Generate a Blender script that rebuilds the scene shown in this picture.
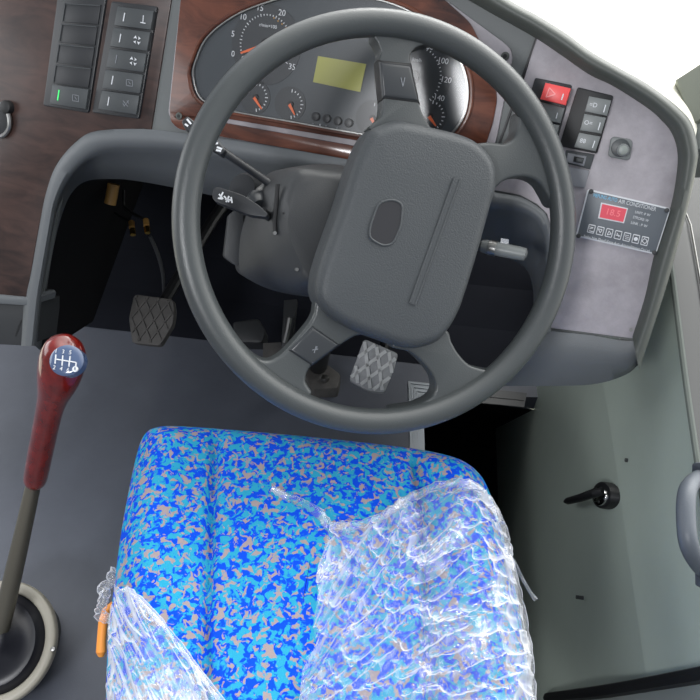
import bpy, bmesh, math, random
import numpy as np
from mathutils import Vector, Matrix, Euler, noise

random.seed(7)
for o in list(bpy.data.objects):
    bpy.data.objects.remove(o)
C = bpy.context.scene.collection
R = math.radians

# ------------------------------------------------------------------ camera
CAM = Vector((0, 0, 1.26))
FPX = 750.0
cam_data = bpy.data.cameras.new('camera')
cam_data.sensor_width = 36
cam_data.lens = 36 * FPX / 700
cam_data.clip_start = 0.02
cam = bpy.data.objects.new('camera', cam_data)
C.objects.link(cam)
ROT = (Matrix.Rotation(R(5), 3, 'Z') @ Matrix.Rotation(R(90 - 42), 3, 'X') @ Matrix.Rotation(R(3), 3, 'Z'))
cam.matrix_world = Matrix.Translation(CAM) @ ROT.to_4x4()
bpy.context.scene.camera = cam

# ------------------------------------------------------------------ world: bright windscreen side, dim saloon side
world = bpy.data.worlds.new('world')
bpy.context.scene.world = world
world.use_nodes = True
wn = world.node_tree.nodes; wl = world.node_tree.links
wn.clear()
w_out = wn.new('ShaderNodeOutputWorld'); w_bg = wn.new('ShaderNodeBackground')
w_tc = wn.new('ShaderNodeTexCoord'); w_dot = wn.new('ShaderNodeVectorMath'); w_dot.operation = 'DOT_PRODUCT'
w_dot.inputs[1].default_value = Vector((0.50, 0.62, 0.60)).normalized()
w_ramp = wn.new('ShaderNodeValToRGB')
w_map = wn.new('ShaderNodeMapRange'); w_map.inputs[1].default_value = -1; w_map.inputs[2].default_value = 1
e = w_ramp.color_ramp.elements
e[0].position = 0.20; e[0].color = (0.07, 0.072, 0.078, 1)
e[1].position = 0.93; e[1].color = (1.0, 1.0, 0.98, 1)
m_ = w_ramp.color_ramp.elements.new(0.64); m_.color = (0.13, 0.14, 0.155, 1)
wl.new(w_tc.outputs['Generated'], w_dot.inputs[0])
wl.new(w_dot.outputs['Value'], w_map.inputs[0])
wl.new(w_map.outputs[0], w_ramp.inputs[0])
wl.new(w_ramp.outputs[0], w_bg.inputs[0])
w_bg.inputs[1].default_value = 4.0
wl.new(w_bg.outputs[0], w_out.inputs[0])

# daylight from the windscreen and saloon windows, plus one added fill
def area(name, loc, target, size, power, col=(1, 1, 1)):
    l = bpy.data.lights.new(name, 'AREA'); l.shape = 'RECTANGLE'; l.size, l.size_y = size; l.energy = power; l.color = col
    o = bpy.data.objects.new(name, l); C.objects.link(o); o.location = loc
    o.rotation_euler = (Vector(target) - Vector(loc)).to_track_quat('-Z', 'Y').to_euler()
    return o
area('windscreen_daylight', (0.7, 2.3, 2.2), (0.1, 0.6, 0.7), (2.2, 0.8), 30, (1, 1, 0.97))
area('saloon_glare_fill', (-0.90, -1.26, 1.84), (0.1, 0.85, 0.6), (0.55, 0.38), 26, (0.97, 0.98, 1))  # unseen fill behind the camera, placed for lens glare and light on wall and floor
area('saloon_window_daylight', (-1.9, 0.9, 1.0), (0.36, 0.8, 0.3), (1.4, 0.7), 9, (0.96, 0.98, 1))

vs = bpy.context.scene.view_settings
vs.view_transform = 'Standard'; vs.look = 'None'; vs.gamma = 1; vs.use_curve_mapping = False
vs.exposure = 0.0
cy = bpy.context.scene.cycles
cy.use_denoising = True
cy.max_bounces = 8; cy.transparent_max_bounces = 16

# ------------------------------------------------------------------ geometry helpers
def ray(px, py):
    return ROT @ Vector(((px - 350) / FPX, (350 - py) / FPX, -1))
def at(px, py, d):
    return CAM + ray(px, py) * d
def camdir(v):
    return (ROT @ Vector(v)).normalized()
def toz(px, py, z):
    r = ray(px, py); return CAM + r * ((z - CAM.z) / r.z)
def tox(px, py, x):
    r = ray(px, py); return CAM + r * ((x - CAM.x) / r.x)

class Plane:
    def __init__(s, o, n, uhint):
        s.o = o; s.n = n.normalized()
        s.u = (uhint - s.n * uhint.dot(s.n)).normalized(); s.v = s.n.cross(s.u)
    def hit(s, px, py, h=0.0):
        r = ray(px, py); oo = s.o + s.n * h
        return CAM + r * ((oo - CAM).dot(s.n) / r.dot(s.n))
    def loc(s, px, py, h=0.0):
        p = s.hit(px, py, h) - s.o; return (p.dot(s.u), p.dot(s.v))
    def pt(s, a, b, h=0.0):
        return s.o + s.u * a + s.v * b + s.n * h
    def mat(s, p, ang=0.0):
        u = s.u * math.cos(ang) + s.v * math.sin(ang); v = s.n.cross(u)
        m = Matrix((u, v, s.n)).transposed().to_4x4(); m.translation = p; return m

def spline(pts, n, closed=False):
    """Catmull-Rom through pts, n samples in all (even in parameter)."""
    P = [Vector(p) for p in pts]; N = len(P); out = []
    segs = N if closed else N - 1
    for k in range(n):
        t = k * segs / (n if closed else n - 1); i = min(int(t), segs - 1); f = t - i
        if closed: a, b, c, d = P[(i - 1) % N], P[i], P[(i + 1) % N], P[(i + 2) % N]
        else: a, b, c, d = P[max(i - 1, 0)], P[i], P[i + 1], P[min(i + 2, N - 1)]
        out.append(0.5 * ((2 * b) + (c - a) * f + (2 * a - 5 * b + 4 * c - d) * f * f + (3 * b - a - 3 * c + d) * f ** 3))
    return out
def rounded(pts, r, n=5):
    """polygon with its corners rounded; r one number or one per corner"""
    out = []; N = len(pts)
    for i, p in enumerate(pts):
        rr = r[i] if isinstance(r, (list, tuple)) else r
        p = Vector(p[:2]); a = Vector(pts[i - 1][:2]) - p; b = Vector(pts[(i + 1) % N][:2]) - p
        if rr <= 0: out.append(tuple(p)); continue
        q = min(rr, a.length * .49, b.length * .49)
        s = p + a.normalized() * q; t = p + b.normalized() * q
        for k in range(n + 1):
            f = k / n; out.append(tuple((1 - f) ** 2 * s + 2 * f * (1 - f) * p + f * f * t))
    return out
def lerp(a, b, f): return (a[0] + (b[0] - a[0]) * f, a[1] + (b[1] - a[1]) * f)
def quad(q, s, t):
    """bilinear point of a px quad TL TR BR BL"""
    return lerp(lerp(q[0], q[1], s), lerp(q[3], q[2], s), t)
def subquad(q, s0, t0, s1, t1):
    return [quad(q, s0, t0), quad(q, s1, t0), quad(q, s1, t1), quad(q, s0, t1)]

def bm_poly_prism(bm, top, bottom, bev=0.0, seg=2):
    tv = [bm.verts.new(p) for p in top]; bv = [bm.verts.new(p) for p in bottom]
    n = len(tv); ft = bm.faces.new(tv); fs = [ft, bm.faces.new(bv[::-1])]
    for i in range(n): fs.append(bm.faces.new((tv[i], bv[i], bv[(i + 1) % n], tv[(i + 1) % n])))
    bmesh.ops.recalc_face_normals(bm, faces=fs)
    if bev > 0:
        bmesh.ops.bevel(bm, geom=list(ft.edges), offset=bev, segments=seg, profile=0.5, affect='EDGES', clamp_overlap=True)
    return bm
def slab(pl, px, h0, h1, bev=0.0, seg=2, bm=None):
    """polygon traced at height h1 on the plane, taken straight down to h0"""
    bm = bm or bmesh.new()
    L = [pl.loc(p[0], p[1], h1) for p in px]
    return bm_poly_prism(bm, [pl.pt(a, b, h1) for a, b in L], [pl.pt(a, b, h0) for a, b in L], bev, seg)
def loft(rows, closed=False, cap=False, bm=None):
    bm = bm or bmesh.new()
    V = [[bm.verts.new(p) for p in r] for r in rows]; n = len(rows[0])
    fs = []
    for a, b in zip(V[:-1], V[1:]):
        for i in range(n if closed else n - 1):
            j = (i + 1) % n; fs.append(bm.faces.new((a[i], a[j], b[j], b[i])))
    if cap: fs.append(bm.faces.new(V[0][::-1])); fs.append(bm.faces.new(V[-1]))
    bmesh.ops.recalc_face_normals(bm, faces=fs)
    return bm
def tube(path, rad, n=12, bm=None, closed=False, flat=1.0, up=None):
    P = [Vector(p) for p in path]; N = len(P); rows = []
    ref = None
    for i, p in enumerate(P):
        if closed: t = P[(i + 1) % N] - P[i - 1]
        else: t = P[min(i + 1, N - 1)] - P[max(i - 1, 0)]
        t.normalize()
        if up is not None: s = t.cross(up).normalized()
        elif ref is None: s = t.orthogonal().normalized()
        else: s = (ref - t * ref.dot(t)).normalized()
        ref = s; w = t.cross(s); r = rad[i] if isinstance(rad, (list, tuple)) else rad
        rows.append([p + (s * math.cos(6.28318530718 * k / n) + w * math.sin(6.28318530718 * k / n) * flat) * r for k in range(n)])
    if closed:
        rows.append(rows[0])
        bm = loft(rows, True, False, bm); bmesh.ops.remove_doubles(bm, verts=bm.verts, dist=1e-6); return bm
    return loft(rows, True, True, bm)
def lathe(axis_pts, radii, n=24, bm=None):
    return tube(axis_pts, list(radii), n, bm)
def disc(pl, px, py, h, r, depth, n=24, bev=0.0, bm=None):
    c = pl.loc(px, py, h); bm = bm or bmesh.new()
    ring = [(c[0] + r * math.cos(2 * math.pi * k / n), c[1] + r * math.sin(2 * math.pi * k / n)) for k in range(n)]
    return bm_poly_prism(bm, [pl.pt(a, b, h) for a, b in ring], [pl.pt(a, b, h - depth) for a, b in ring], bev)
def box(bm, c, ax, half, bev=0.0):
    c = Vector(c); x, y, z = [Vector(a) for a in ax]; hx, hy, hz = half
    q = [(-hx, -hy), (hx, -hy), (hx, hy), (-hx, hy)]
    return bm_poly_prism(bm, [c + x * a + y * b + z * hz for a, b in q], [c + x * a + y * b - z * hz for a, b in q], bev)
def strip(pl, a, b, w, h, t=0.0006, bm=None):
    """thin raised bar between two px points"""
    bm = bm or bmesh.new()
    A = Vector(pl.loc(*a, h)); B = Vector(pl.loc(*b, h)); d = (B - A).normalized(); s = Vector((-d.y, d.x)) * w / 2
    q = [A - s, B - s, B + s, A + s]
    return bm_poly_prism(bm, [pl.pt(p.x, p.y, h) for p in q], [pl.pt(p.x, p.y, h - t) for p in q])

def root_loc(o):
    v = Vector((0, 0, 0))
    while o is not None: v = v + o.location; o = o.parent
    return v
def obj(name, bm, mat, parent=None, smooth=True, angle=35):
    """link a world-coordinate bmesh as one mesh object"""
    me = bpy.data.meshes.new(name)
    if parent is None:
        lo = [min(v.co[i] for v in bm.verts) for i in range(3)]; hi = [max(v.co[i] for v in bm.verts) for i in range(3)]
        org = Vector(((lo[0] + hi[0]) / 2, (lo[1] + hi[1]) / 2, lo[2]))
    else: org = root_loc(parent)
    bmesh.ops.translate(bm, verts=bm.verts, vec=-org)
    bm.to_mesh(me); bm.free()
    if smooth:
        me.shade_smooth(); me.set_sharp_from_angle(angle=R(angle))
    me.materials.append(mat)
    o = bpy.data.objects.new(name, me); C.objects.link(o)
    if parent is None: o.location = org
    else: o.parent = parent
    return o
def tag(o, label, cat, group=None):
    o['label'] = label; o['category'] = cat
    if group: o['group'] = group
    return o
def thing(name, label, cat, loc, group=None):
    o = bpy.data.objects.new(name, None); C.objects.link(o); o.location = loc; o.empty_display_size = 0.02
    return tag(o, label, cat, group)
def struct(o):
    o['kind'] = 'structure'; return o
def text(name, s, pl, px, py, h, size, mat, parent, align='CENTER', ang=0.0, sx=1.0):
    cu = bpy.data.curves.new(name, 'FONT'); cu.body = s; cu.size = size; cu.extrude = 0.0002
    cu.align_x = align; cu.align_y = 'CENTER'; cu.materials.append(mat); cu.resolution_u = 3
    tmp = bpy.data.objects.new(name, cu); C.objects.link(tmp); bpy.context.view_layer.update()
    me = bpy.data.meshes.new_from_object(tmp.evaluated_get(bpy.context.evaluated_depsgraph_get()))
    bpy.data.objects.remove(tmp); me.name = name
    o = bpy.data.objects.new(name, me); C.objects.link(o)
    m = pl.mat(pl.hit(px, py, h), ang) @ Matrix.Diagonal((sx, 1, 1, 1))
    if parent is not None:
        o.parent = parent; m.translation = m.translation - root_loc(parent)
    o.matrix_local = m
    return o

# ------------------------------------------------------------------ materials
def lin(r, g, b):
    f = lambda c: (c / 255 / 12.92) if c / 255 <= .04045 else ((c / 255 + .055) / 1.055) ** 2.4
    return (f(r), f(g), f(b), 1)
def base_mat(name):
    m = bpy.data.materials.new(name); m.use_nodes = True
    return m, m.node_tree.nodes, m.node_tree.links, m.node_tree.nodes['Principled BSDF']
def plastic(name, col, rough=0.5, grain=0.0, scale=900, metal=0.0, coat=0.0, mottle=0.0, mscale=8, spec=0.5):
    m, n, l, b = base_mat(name)
    b.inputs['Base Color'].default_value = col; b.inputs['Roughness'].default_value = rough
    b.inputs['Metallic'].default_value = metal; b.inputs['Coat Weight'].default_value = coat
    b.inputs['Specular IOR Level'].default_value = spec
    tc = n.new('ShaderNodeTexCoord')
    if grain:
        t = n.new('ShaderNodeTexNoise'); t.inputs['Scale'].default_value = scale; t.inputs['Detail'].default_value = 2
        bp = n.new('ShaderNodeBump'); bp.inputs['Strength'].default_value = grain; bp.inputs['Distance'].default_value = 0.0006
        l.new(tc.outputs['Object'], t.inputs['Vector']); l.new(t.outputs[0], bp.inputs['Height']); l.new(bp.outputs[0], b.inputs['Normal'])
    if mottle:
        t = n.new('ShaderNodeTexNoise'); t.inputs['Scale'].default_value = mscale; t.inputs['Detail'].default_value = 6; t.inputs['Roughness'].default_value = .65
        r = n.new('ShaderNodeValToRGB'); k = 1 - mottle
        r.color_ramp.elements[0].position = .3; r.color_ramp.elements[1].position = .7
        r.color_ramp.elements[0].color = (col[0] * k, col[1] * k, col[2] * k, 1)
        k = 1 + mottle; r.color_ramp.elements[1].color = (col[0] * k, col[1] * k, col[2] * k, 1)
        l.new(tc.outputs['Object'], t.inputs['Vector']); l.new(t.outputs[0], r.inputs[0]); l.new(r.outputs[0], b.inputs['Base Color'])
    return m
def glow(name, col, s):
    m, n, l, b = base_mat(name)
    b.inputs['Base Color'].default_value = col; b.inputs['Emission Color'].default_value = col; b.inputs['Emission Strength'].default_value = s
    return m
def wood(name, dark, light, axis_u, rough=.3, coat=.3):
    m, n, l, b = base_mat(name)
    tc = n.new('ShaderNodeTexCoord'); mp = n.new('ShaderNodeMapping')
    # grain runs along axis_u: rotate the object coordinates onto it, then squeeze
    q = axis_u.to_track_quat('X', 'Z').inverted().to_euler()
    mp.vector_type = 'POINT'; mp.inputs['Rotation'].default_value = q
    mp2 = n.new('ShaderNodeMapping'); mp2.inputs['Scale'].default_value = (10, 36, 36)
    t = n.new('ShaderNodeTexNoise'); t.inputs['Scale'].default_value = 1.3; t.inputs['Detail'].default_value = 8; t.inputs['Roughness'].default_value = .6; t.inputs['Distortion'].default_value = .8
    t2 = n.new('ShaderNodeTexNoise'); t2.inputs['Scale'].default_value = 9; t2.inputs['Detail'].default_value = 4
    mx = n.new('ShaderNodeMath'); mx.operation = 'MULTIPLY_ADD'; mx.inputs[1].default_value = .6
    r = n.new('ShaderNodeValToRGB'); r.color_ramp.elements[0].position = .55; r.color_ramp.elements[1].position = 1.05
    r.color_ramp.elements[0].color = dark; r.color_ramp.elements[1].color = light
    l.new(tc.outputs['Object'], mp.inputs[0]); l.new(mp.outputs[0], mp2.inputs[0]); l.new(mp2.outputs[0], t.inputs[0]); l.new(mp.outputs[0], t2.inputs[0])
    l.new(t.outputs[0], mx.inputs[2]); l.new(t2.outputs[0], mx.inputs[0]); l.new(mx.outputs[0], r.inputs[0]); l.new(r.outputs[0], b.inputs['Base Color'])
    b.inputs['Roughness'].default_value = rough; b.inputs['Coat Weight'].default_value = coat; b.inputs['Coat Roughness'].default_value = .12
    return m

M = {}
M['wheel'] = plastic('wheel_plastic', lin(63, 67, 68), .36, .4, 700, spec=.6)
M['pad'] = plastic('pad_plastic', lin(62, 66, 69), .5, .9, 600)
M['insert'] = plastic('spoke_insert_plastic', lin(50, 53, 56), .32)
M['badge'] = plastic('badge_black', lin(44, 44, 47), .35)
M['dark'] = plastic('dark_plastic', lin(52, 54, 56), .5, .4, 800)
M['black'] = plastic('black_plastic', lin(24, 25, 27), .5)
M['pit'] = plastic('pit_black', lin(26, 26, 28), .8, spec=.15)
M['dash'] = plastic('dash_plastic', lin(104, 108, 108), .5, .4, 900)
M['band'] = plastic('padded_dash_plastic', lin(96, 100, 103), .45, .4, 900)
M['lip'] = plastic('lip_rubber', lin(78, 82, 78), .45, .3, 800)
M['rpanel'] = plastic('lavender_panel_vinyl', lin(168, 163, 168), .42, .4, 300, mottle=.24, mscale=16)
M['switch'] = plastic('switch_grey', lin(66, 70, 72), .4)
M['switchlight'] = plastic('switch_light_grey', lin(118, 122, 122), .4)
M['plate'] = plastic('blank_plate_grey', lin(140, 142, 147), .4)
M['frame'] = plastic('switch_frame', lin(42, 44, 47), .4)
M['mark'] = plastic('white_marking', lin(215, 218, 222), .5)
M['dimmark'] = plastic('dim_marking', lin(120, 124, 130), .5)
M['green'] = glow('green_indicator', lin(60, 220, 110), .8)
M['red'] = plastic('hazard_red', lin(238, 84, 84), .35)
M['redmark'] = plastic('hazard_marking', lin(250, 150, 150), .4)
M['lcd'] = plastic('lcd_olive', lin(168, 168, 84), .3)
M['dial'] = plastic('dial_black', lin(62, 68, 73), .35)
M['dialdark'] = plastic('dial_recess', lin(50, 54, 58), .4)
M['needle'] = plastic('needle_orange', lin(232, 110, 60), .4)
M['chrome'] = plastic('chrome', lin(215, 215, 215), .12, metal=1)
M['steel'] = plastic('brushed_steel', lin(150, 150, 148), .35, metal=1)
M['alu'] = plastic('ridged_aluminium', lin(150, 156, 162), .4, metal=.6)
M['rubber'] = plastic('pedal_rubber', lin(86, 84, 82), .7, .5, 300, mottle=.2, mscale=40)
M['rubberlight'] = plastic('worn_brake_rubber', lin(165, 167, 170), .65, .5, 300, mottle=.15, mscale=40)
M['tread'] = plastic('worn_tread', lin(205, 207, 208), .6, .5, 300, mottle=.12, mscale=40)
M['floor'] = plastic('floor_vinyl', lin(82, 86, 96), .5, .4, 500, mottle=.14, mscale=5)
M['toe'] = plastic('toe_board_shade', lin(25, 27, 34), .8, spec=.1, mottle=.15, mscale=6)  # near-black base colour stands in for foot-well shade
M['wall'] = plastic('wall_paint', lin(172, 184, 174), .5, .25, 60, mottle=.06, mscale=3)
M['ledge'] = plastic('ledge_grey', lin(46, 48, 49), .5)
M['walltrim'] = plastic('wall_trim_light', lin(138, 144, 140), .4)
M['edge'] = plastic('wall_edge_grey', lin(96, 102, 98), .7, spec=.2)
M['cream'] = plastic('cream_ledge', lin(240, 238, 222), .6, mottle=.04, mscale=6)
M['concrete'] = plastic('sunlit_concrete', lin(245, 243, 226), .9, mottle=.08, mscale=1.2)
M['pillar'] = plastic('pillar_grey', lin(112, 116, 106), .5)
M['redwood'] = plastic('red_lacquered_wood', lin(106, 22, 16), .18, coat=.6, mottle=.45, mscale=45)
M['rod'] = plastic('rod_metal', lin(120, 116, 104), .4, metal=.7)
M['gate'] = plastic('gate_blue', lin(74, 90, 120), .15, coat=.5)
M['ringtan'] = plastic('boot_ring_tan', lin(158, 154, 142), .4)
M['boot'] = plastic('boot_rubber', lin(26, 27, 34), .35)
M['orange'] = plastic('orange_plastic', lin(238, 150, 60), .45)
M['handle'] = plastic('handle_plastic', lin(86, 92, 100), .45, .4, 600)
M['screen'] = glow('ac_display_red', lin(205, 70, 86), .2)
M['screenmark'] = plastic('ac_digits', lin(246, 130, 140), .4)
M['acplate'] = plastic('ac_plate', lin(98, 104, 110), .4)
M['acbutton'] = plastic('ac_button', lin(84, 88, 94), .4)
M['blue'] = plastic('blue_marking', lin(110, 190, 230), .5)
M['brass'] = plastic('brass', lin(220, 180, 90), .25, metal=1)
M['hose'] = plastic('yellow_hose', lin(170, 130, 70), .5)

# ------------------------------------------------------------------ reference planes
G_U = ROT @ Vector((.936, -.256, .246)); G_N = ROT @ Vector((-.311, -.264, .909))
G = Plane(at(330, 80, 0.98), G_N, G_U)                       # dashboard face
Wn = camdir((.20, -.13, .97))
W = Plane(at(376.6, 217, 0.82), Wn, ROT @ Vector((1, 0, 0)))  # steering wheel
XW = 0.36                                                    # inner face of the driver's side wall
M['wood'] = wood('walnut_dark', lin(36, 25, 23), lin(74, 53, 47), G.u, .42, .12)
M['wood2'] = wood('walnut_red', lin(52, 27, 20), lin(114, 66, 48), G.u, .25, .4)

# ------------------------------------------------------------------ the setting
# floor (raised driver's platform) with the step well to its right
n1 = toz(408, 381, 0); n2 = toz(410, 460, 0); nd = (n2 - n1)
nb = n1 + nd * ((n1.y + 0.6) / (n1.y - n2.y))
fr = toz(527, 397, 0)
FY = 1.95
poly = [(-1.6, -0.6), (nb.x, nb.y), (n1.x, n1.y), (fr.x, fr.y), (XW + .1, fr.y + .02), (XW + .1, FY), (-1.6, FY)]
bm = bm_poly_prism(bmesh.new(), [Vector((x, y, 0)) for x, y in poly], [Vector((x, y, -.04)) for x, y in poly])
struct(obj('floor', bm, M['floor'], smooth=False))
# step well: side face, slanting front face, bottom
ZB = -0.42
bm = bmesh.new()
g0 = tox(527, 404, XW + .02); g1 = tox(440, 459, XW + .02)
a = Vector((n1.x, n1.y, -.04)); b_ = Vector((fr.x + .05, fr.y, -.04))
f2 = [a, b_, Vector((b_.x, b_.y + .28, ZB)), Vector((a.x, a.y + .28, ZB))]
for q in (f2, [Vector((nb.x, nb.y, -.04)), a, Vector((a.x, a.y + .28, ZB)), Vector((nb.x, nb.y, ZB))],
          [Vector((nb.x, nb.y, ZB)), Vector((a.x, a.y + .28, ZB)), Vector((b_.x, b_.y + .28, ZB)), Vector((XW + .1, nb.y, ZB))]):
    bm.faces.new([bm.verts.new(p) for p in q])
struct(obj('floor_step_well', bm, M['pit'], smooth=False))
# aluminium nosing strips
FZ = Plane(Vector((0, 0, 0)), Vector((0, 0, 1)), Vector((1, 0, 0)))
def ridged(name, q, mat, ridges, along):
    bm = slab(FZ, q, 0.0, .003)
    for k in range(ridges):
        f = (k + .5) / ridges
        a, b = (quad(q, f, .02), quad(q, f, .98)) if along else (quad(q, .02, f), quad(q, .98, f))
        strip(FZ, a, b, .003, .0045, .002, bm)
    return struct(obj(name, bm, mat, smooth=False))
nbx = lerp((408, 381), (410, 460), 1.35); 
ridged('trim_1', [(408, 381), (423, 397), (426, 487), nbx], M['alu'], 6, True)
ridged('trim_2', [(408, 381), (446, 385), (446, 399.5), (423, 397)], M['alu'], 4, False)
ridged('trim_10', [(446, 385), (527, 393), (524, 407), (446, 399.5)], M['frame'], 1, False)

# driver's side wall with a fold low down, a ledge at the window line
top = [tox(662, 215, XW), tox(671, 277, XW), tox(684, 380, XW), tox(697, 470, XW), tox(716, 600, XW), tox(742, 760, XW)]
crease = [tox(594, 330, XW), tox(608, 405, XW), tox(615, 450, XW), tox(627, 535, XW), tox(650, 690, XW), tox(672, 830, XW)]
row_top = spline(top, 24); row_cr = spline(crease, 24)
row_m = [p.lerp(q, .5) for p, q in zip(row_top, row_cr)]
row_cr1 = [p + Vector((-.000, 0, .006)) for p in row_cr]; row_cr2 = [p + Vector((-.001, 0, -.006)) for p in row_cr]; row_cr0 = [p + Vector((-.0014, 0, 0)) for p in row_cr]
row_b = [Vector((p.x - .045, p.y + .02, -.46)) for p in row_cr]
row_m2 = [p.lerp(q, .5) for p, q in zip(row_cr2, row_b)]
# forward extension behind the dash
def ext(r, d): return [r[0] + Vector((0, d, 0))] + r
rows = [ext(r, .5) for r in (row_top, row_m, row_cr1, row_cr0, row_cr2, row_m2, row_b)]
rows = [[p + Vector((.05, 0, 0)) for p in rows[-1]]] + rows[::-1]
struct(obj('wall_right', loft(rows), M['wall'], angle=50))
# light edge trim along the top of the wall, dark ledge and outer gasket
et = [p + Vector((.002, 0, .0)) for p in ext(row_top, .5)]
struct(obj('trim_3', tube(et, .004, 8), M['edge']))
lg = [[p + Vector((.0, 0, .001)) for p in ext(row_top, .5)], [p + Vector((.03, 0, -.004)) for p in ext(row_top, .5)], [p + Vector((.05, 0, -.02)) for p in ext(row_top, .5)], [p + Vector((.19, 0, -.02)) for p in ext(row_top, .5)]]
struct(obj('trim_4', loft(lg), M['ledge']))
struct(obj('trim_5', tube([p + Vector((.045, 0, -.012)) for p in ext(row_top, .5)], .0015, 8), M['steel']))
# black rubber seal and sill at the rear edge of the wall
seal = [tox(548, 698, XW - .03), tox(600, 692, XW - .02), tox(650, 684, XW - .004), tox(712, 673, XW - .002)]
struct(obj('trim_6', tube(spline(seal, 16), .009, 8), M['black']))
sb = [[p for p in spline([tox(548, 704, XW - .03), tox(600, 698, XW - .02), tox(650, 690, XW - .004), tox(716, 679, XW - .002)], 12)],
      [p for p in spline([tox(560, 750, XW - .03), tox(610, 740, XW - .02), tox(660, 730, XW - .006), tox(730, 715, XW - .004)], 12)]]
struct(obj('trim_7', loft(sb), M['walltrim']))

# firewall behind the pedals, with a toe board added to darken the foot well
tb = [(1.37, .001), (1.40, .006), (1.50, .03), (1.60, .09), (1.86, .36), (FY, .42), (FY, .7)]
bm = loft([[Vector((x, y, z)) for x in (-1.6, -.6, XW + .05)] for y, z in tb])
struct(obj('wall_front', bm, M['toe'], smooth=False))

# outside: pale sunlit ground in front of the bus
bm = bmesh.new(); box(bm, (2.5, 5.2, -1.0), ((1, 0, 0), (0, 1, 0), (0, 0, 1)), (9, 5.0, .05))
struct(obj('ground', bm, M['concrete'], smooth=False))

# ------------------------------------------------------------------ dashboard
DO = G.hit(250, 150, -.05)
dash = thing('dashboard', 'wide grey and walnut bus dashboard with padded edge around the leg space', 'dashboard', DO)
lip_in = [(380, -75), (440, -22), (485, 7), (533, 34), (563, 54), (589, 72), (615, 85), (648, 106), (663, 119), (673, 131), (679, 149), (679, 170), (672, 208), (656, 256), (646, 299), (633, 340)]
lip_out = [(400, -95), (462, -38), (507, -2), (537, 15), (566, 33), (589, 50), (618, 67), (648, 84), (678, 107), (692, 124), (698, 149), (697, 165), (688.6, 205), (671, 271), (655, 322), (639, 370)]
arch_o = [(21, 346), (26, 298), (31, 273), (38.6, 230), (46, 193), (57, 164), (77, 141), (97, 131), (143, 129), (190, 134), (218, 137.5), (300, 149), (350, 158), (400, 168), (450, 180), (494, 192), (520, 197), (537, 206), (547, 216), (553, 240), (553, 285), (551, 332)]
arch_r = [(35, 346), (40, 298), (44, 273), (51, 232), (57, 202), (70, 176), (88, 158), (109, 149), (143, 148.6), (183, 151), (216, 157), (300, 169), (350, 178), (400, 188), (450, 199), (490, 209), (511, 211), (530, 217), (540, 228), (545, 246), (545, 288), (543, 334)]
arch_i = [(40, 350), (44, 302), (47, 278), (52, 248), (61, 213), (71, 192), (86, 181), (114, 179), (137, 181), (171, 187), (215, 196), (300, 212), (350, 222), (400, 232), (450, 242), (482, 250), (503, 256), (520, 264), (529, 274), (533, 292), (533, 318), (531, 345)]
# grey carrier that joins everything
car = [(-90, -120), (380, -75)] + lip_in[1:] + [(551, 331)] + arch_o[::-1] + [(24, 300), (-90, 292)]
obj('carrier', slab(G, [tuple(p) for p in car], -.045, -.001), M['dash'], dash, smooth=False)
# left walnut panel
wl_poly = [(-90, -120), (191, -120), (171, 0), (151, 130), (143, 128.5), (97, 130.5), (77, 140), (57, 163), (46, 192), (38.2, 229), (30.5, 273), (26, 297), (-90, 286)]
obj('walnut_panel', slab(G, wl_poly, -.004, .0015, .0006), M['wood'], dash)
# padded band around the leg opening: face, roll, inner face, then the dark tunnel
N = 150
po = spline(arch_o, N); pr = spline(arch_r, N); pi_ = spline(arch_i, N)
mid = [(p + q) / 2 for p, q in zip(po, pr)]
def rowpx(pts, h): return [G.hit(p.x, p.y, h) for p in [Vector((q[0], q[1])) for q in pts]]
rows = [rowpx(po, -.004), rowpx(po, .004), rowpx([p.lerp(q, .35) for p, q in zip(po, pr)], .009), rowpx([p.lerp(q, .75) for p, q in zip(po, pr)], .008),
        rowpx(pr, .001), rowpx([p.lerp(q, .15) for p, q in zip(pr, pi_)], -.014), rowpx([p.lerp(q, .5) for p, q in zip(pr, pi_)], -.045), rowpx(pi_, -.085)]
last = rows[-1]
rows.append([p - G.n * .004 for p in last])
obj('padded_edge', loft(rows), M['band'], dash, angle=60)
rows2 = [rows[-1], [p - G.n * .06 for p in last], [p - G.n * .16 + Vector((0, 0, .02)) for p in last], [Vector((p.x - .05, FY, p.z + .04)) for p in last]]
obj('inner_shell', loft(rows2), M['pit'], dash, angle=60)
# closed dashboard body: unseen panel added on the left to block light, flat top to the windscreen
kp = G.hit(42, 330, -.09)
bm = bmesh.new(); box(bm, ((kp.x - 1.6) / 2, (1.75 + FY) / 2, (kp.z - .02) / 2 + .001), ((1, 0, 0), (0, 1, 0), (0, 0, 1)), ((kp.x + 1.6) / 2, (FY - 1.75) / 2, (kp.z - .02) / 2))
obj('light_block_panel', bm, M['pit'], dash, smooth=False)
tl = [G.hit(*p, -.03) for p in ((-90, -120), (100, -105), (250, -90), (380, -75))]
bk0 = [Vector((p.x, FY + .3, p.z + .02)) for p in tl]
obj('top_cover', loft([tl, bk0, [Vector((p.x, FY + .3, .5)) for p in tl]]), M['dash'], dash)
sl_ = [G.hit(*p, -.03) for p in ((-90, -120), (-90, 100), (-90, 292), (-90, 340))]
obj('side_cover', loft([sl_, [Vector((p.x - .1, FY + .2, p.z)) for p in sl_]]), M['dash'], dash)
# ledge below the left walnut panel
bp = [(-90, 288), (26, 298), (40, 300), (44, 304), (42, 328), (36, 346), (-90, 338)]
obj('lower_ledge', slab(G, [(-90, 287), (27, 297.5), (29, 300), (28, 306), (-90, 298)], -.06, .006, .003), M['band'], dash)
obj('lower_panel', slab(G, [(-90, 297), (29, 305), (29, 318), (26, 346), (-90, 340)], -.08, -.004, .002), M['dark'], dash)
obj('panel_slot', slab(G, [(18, 326), (21, 320), (22, 321), (19, 330), (16, 337), (15, 336)], -.005, -.0035), M['black'], dash)
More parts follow.
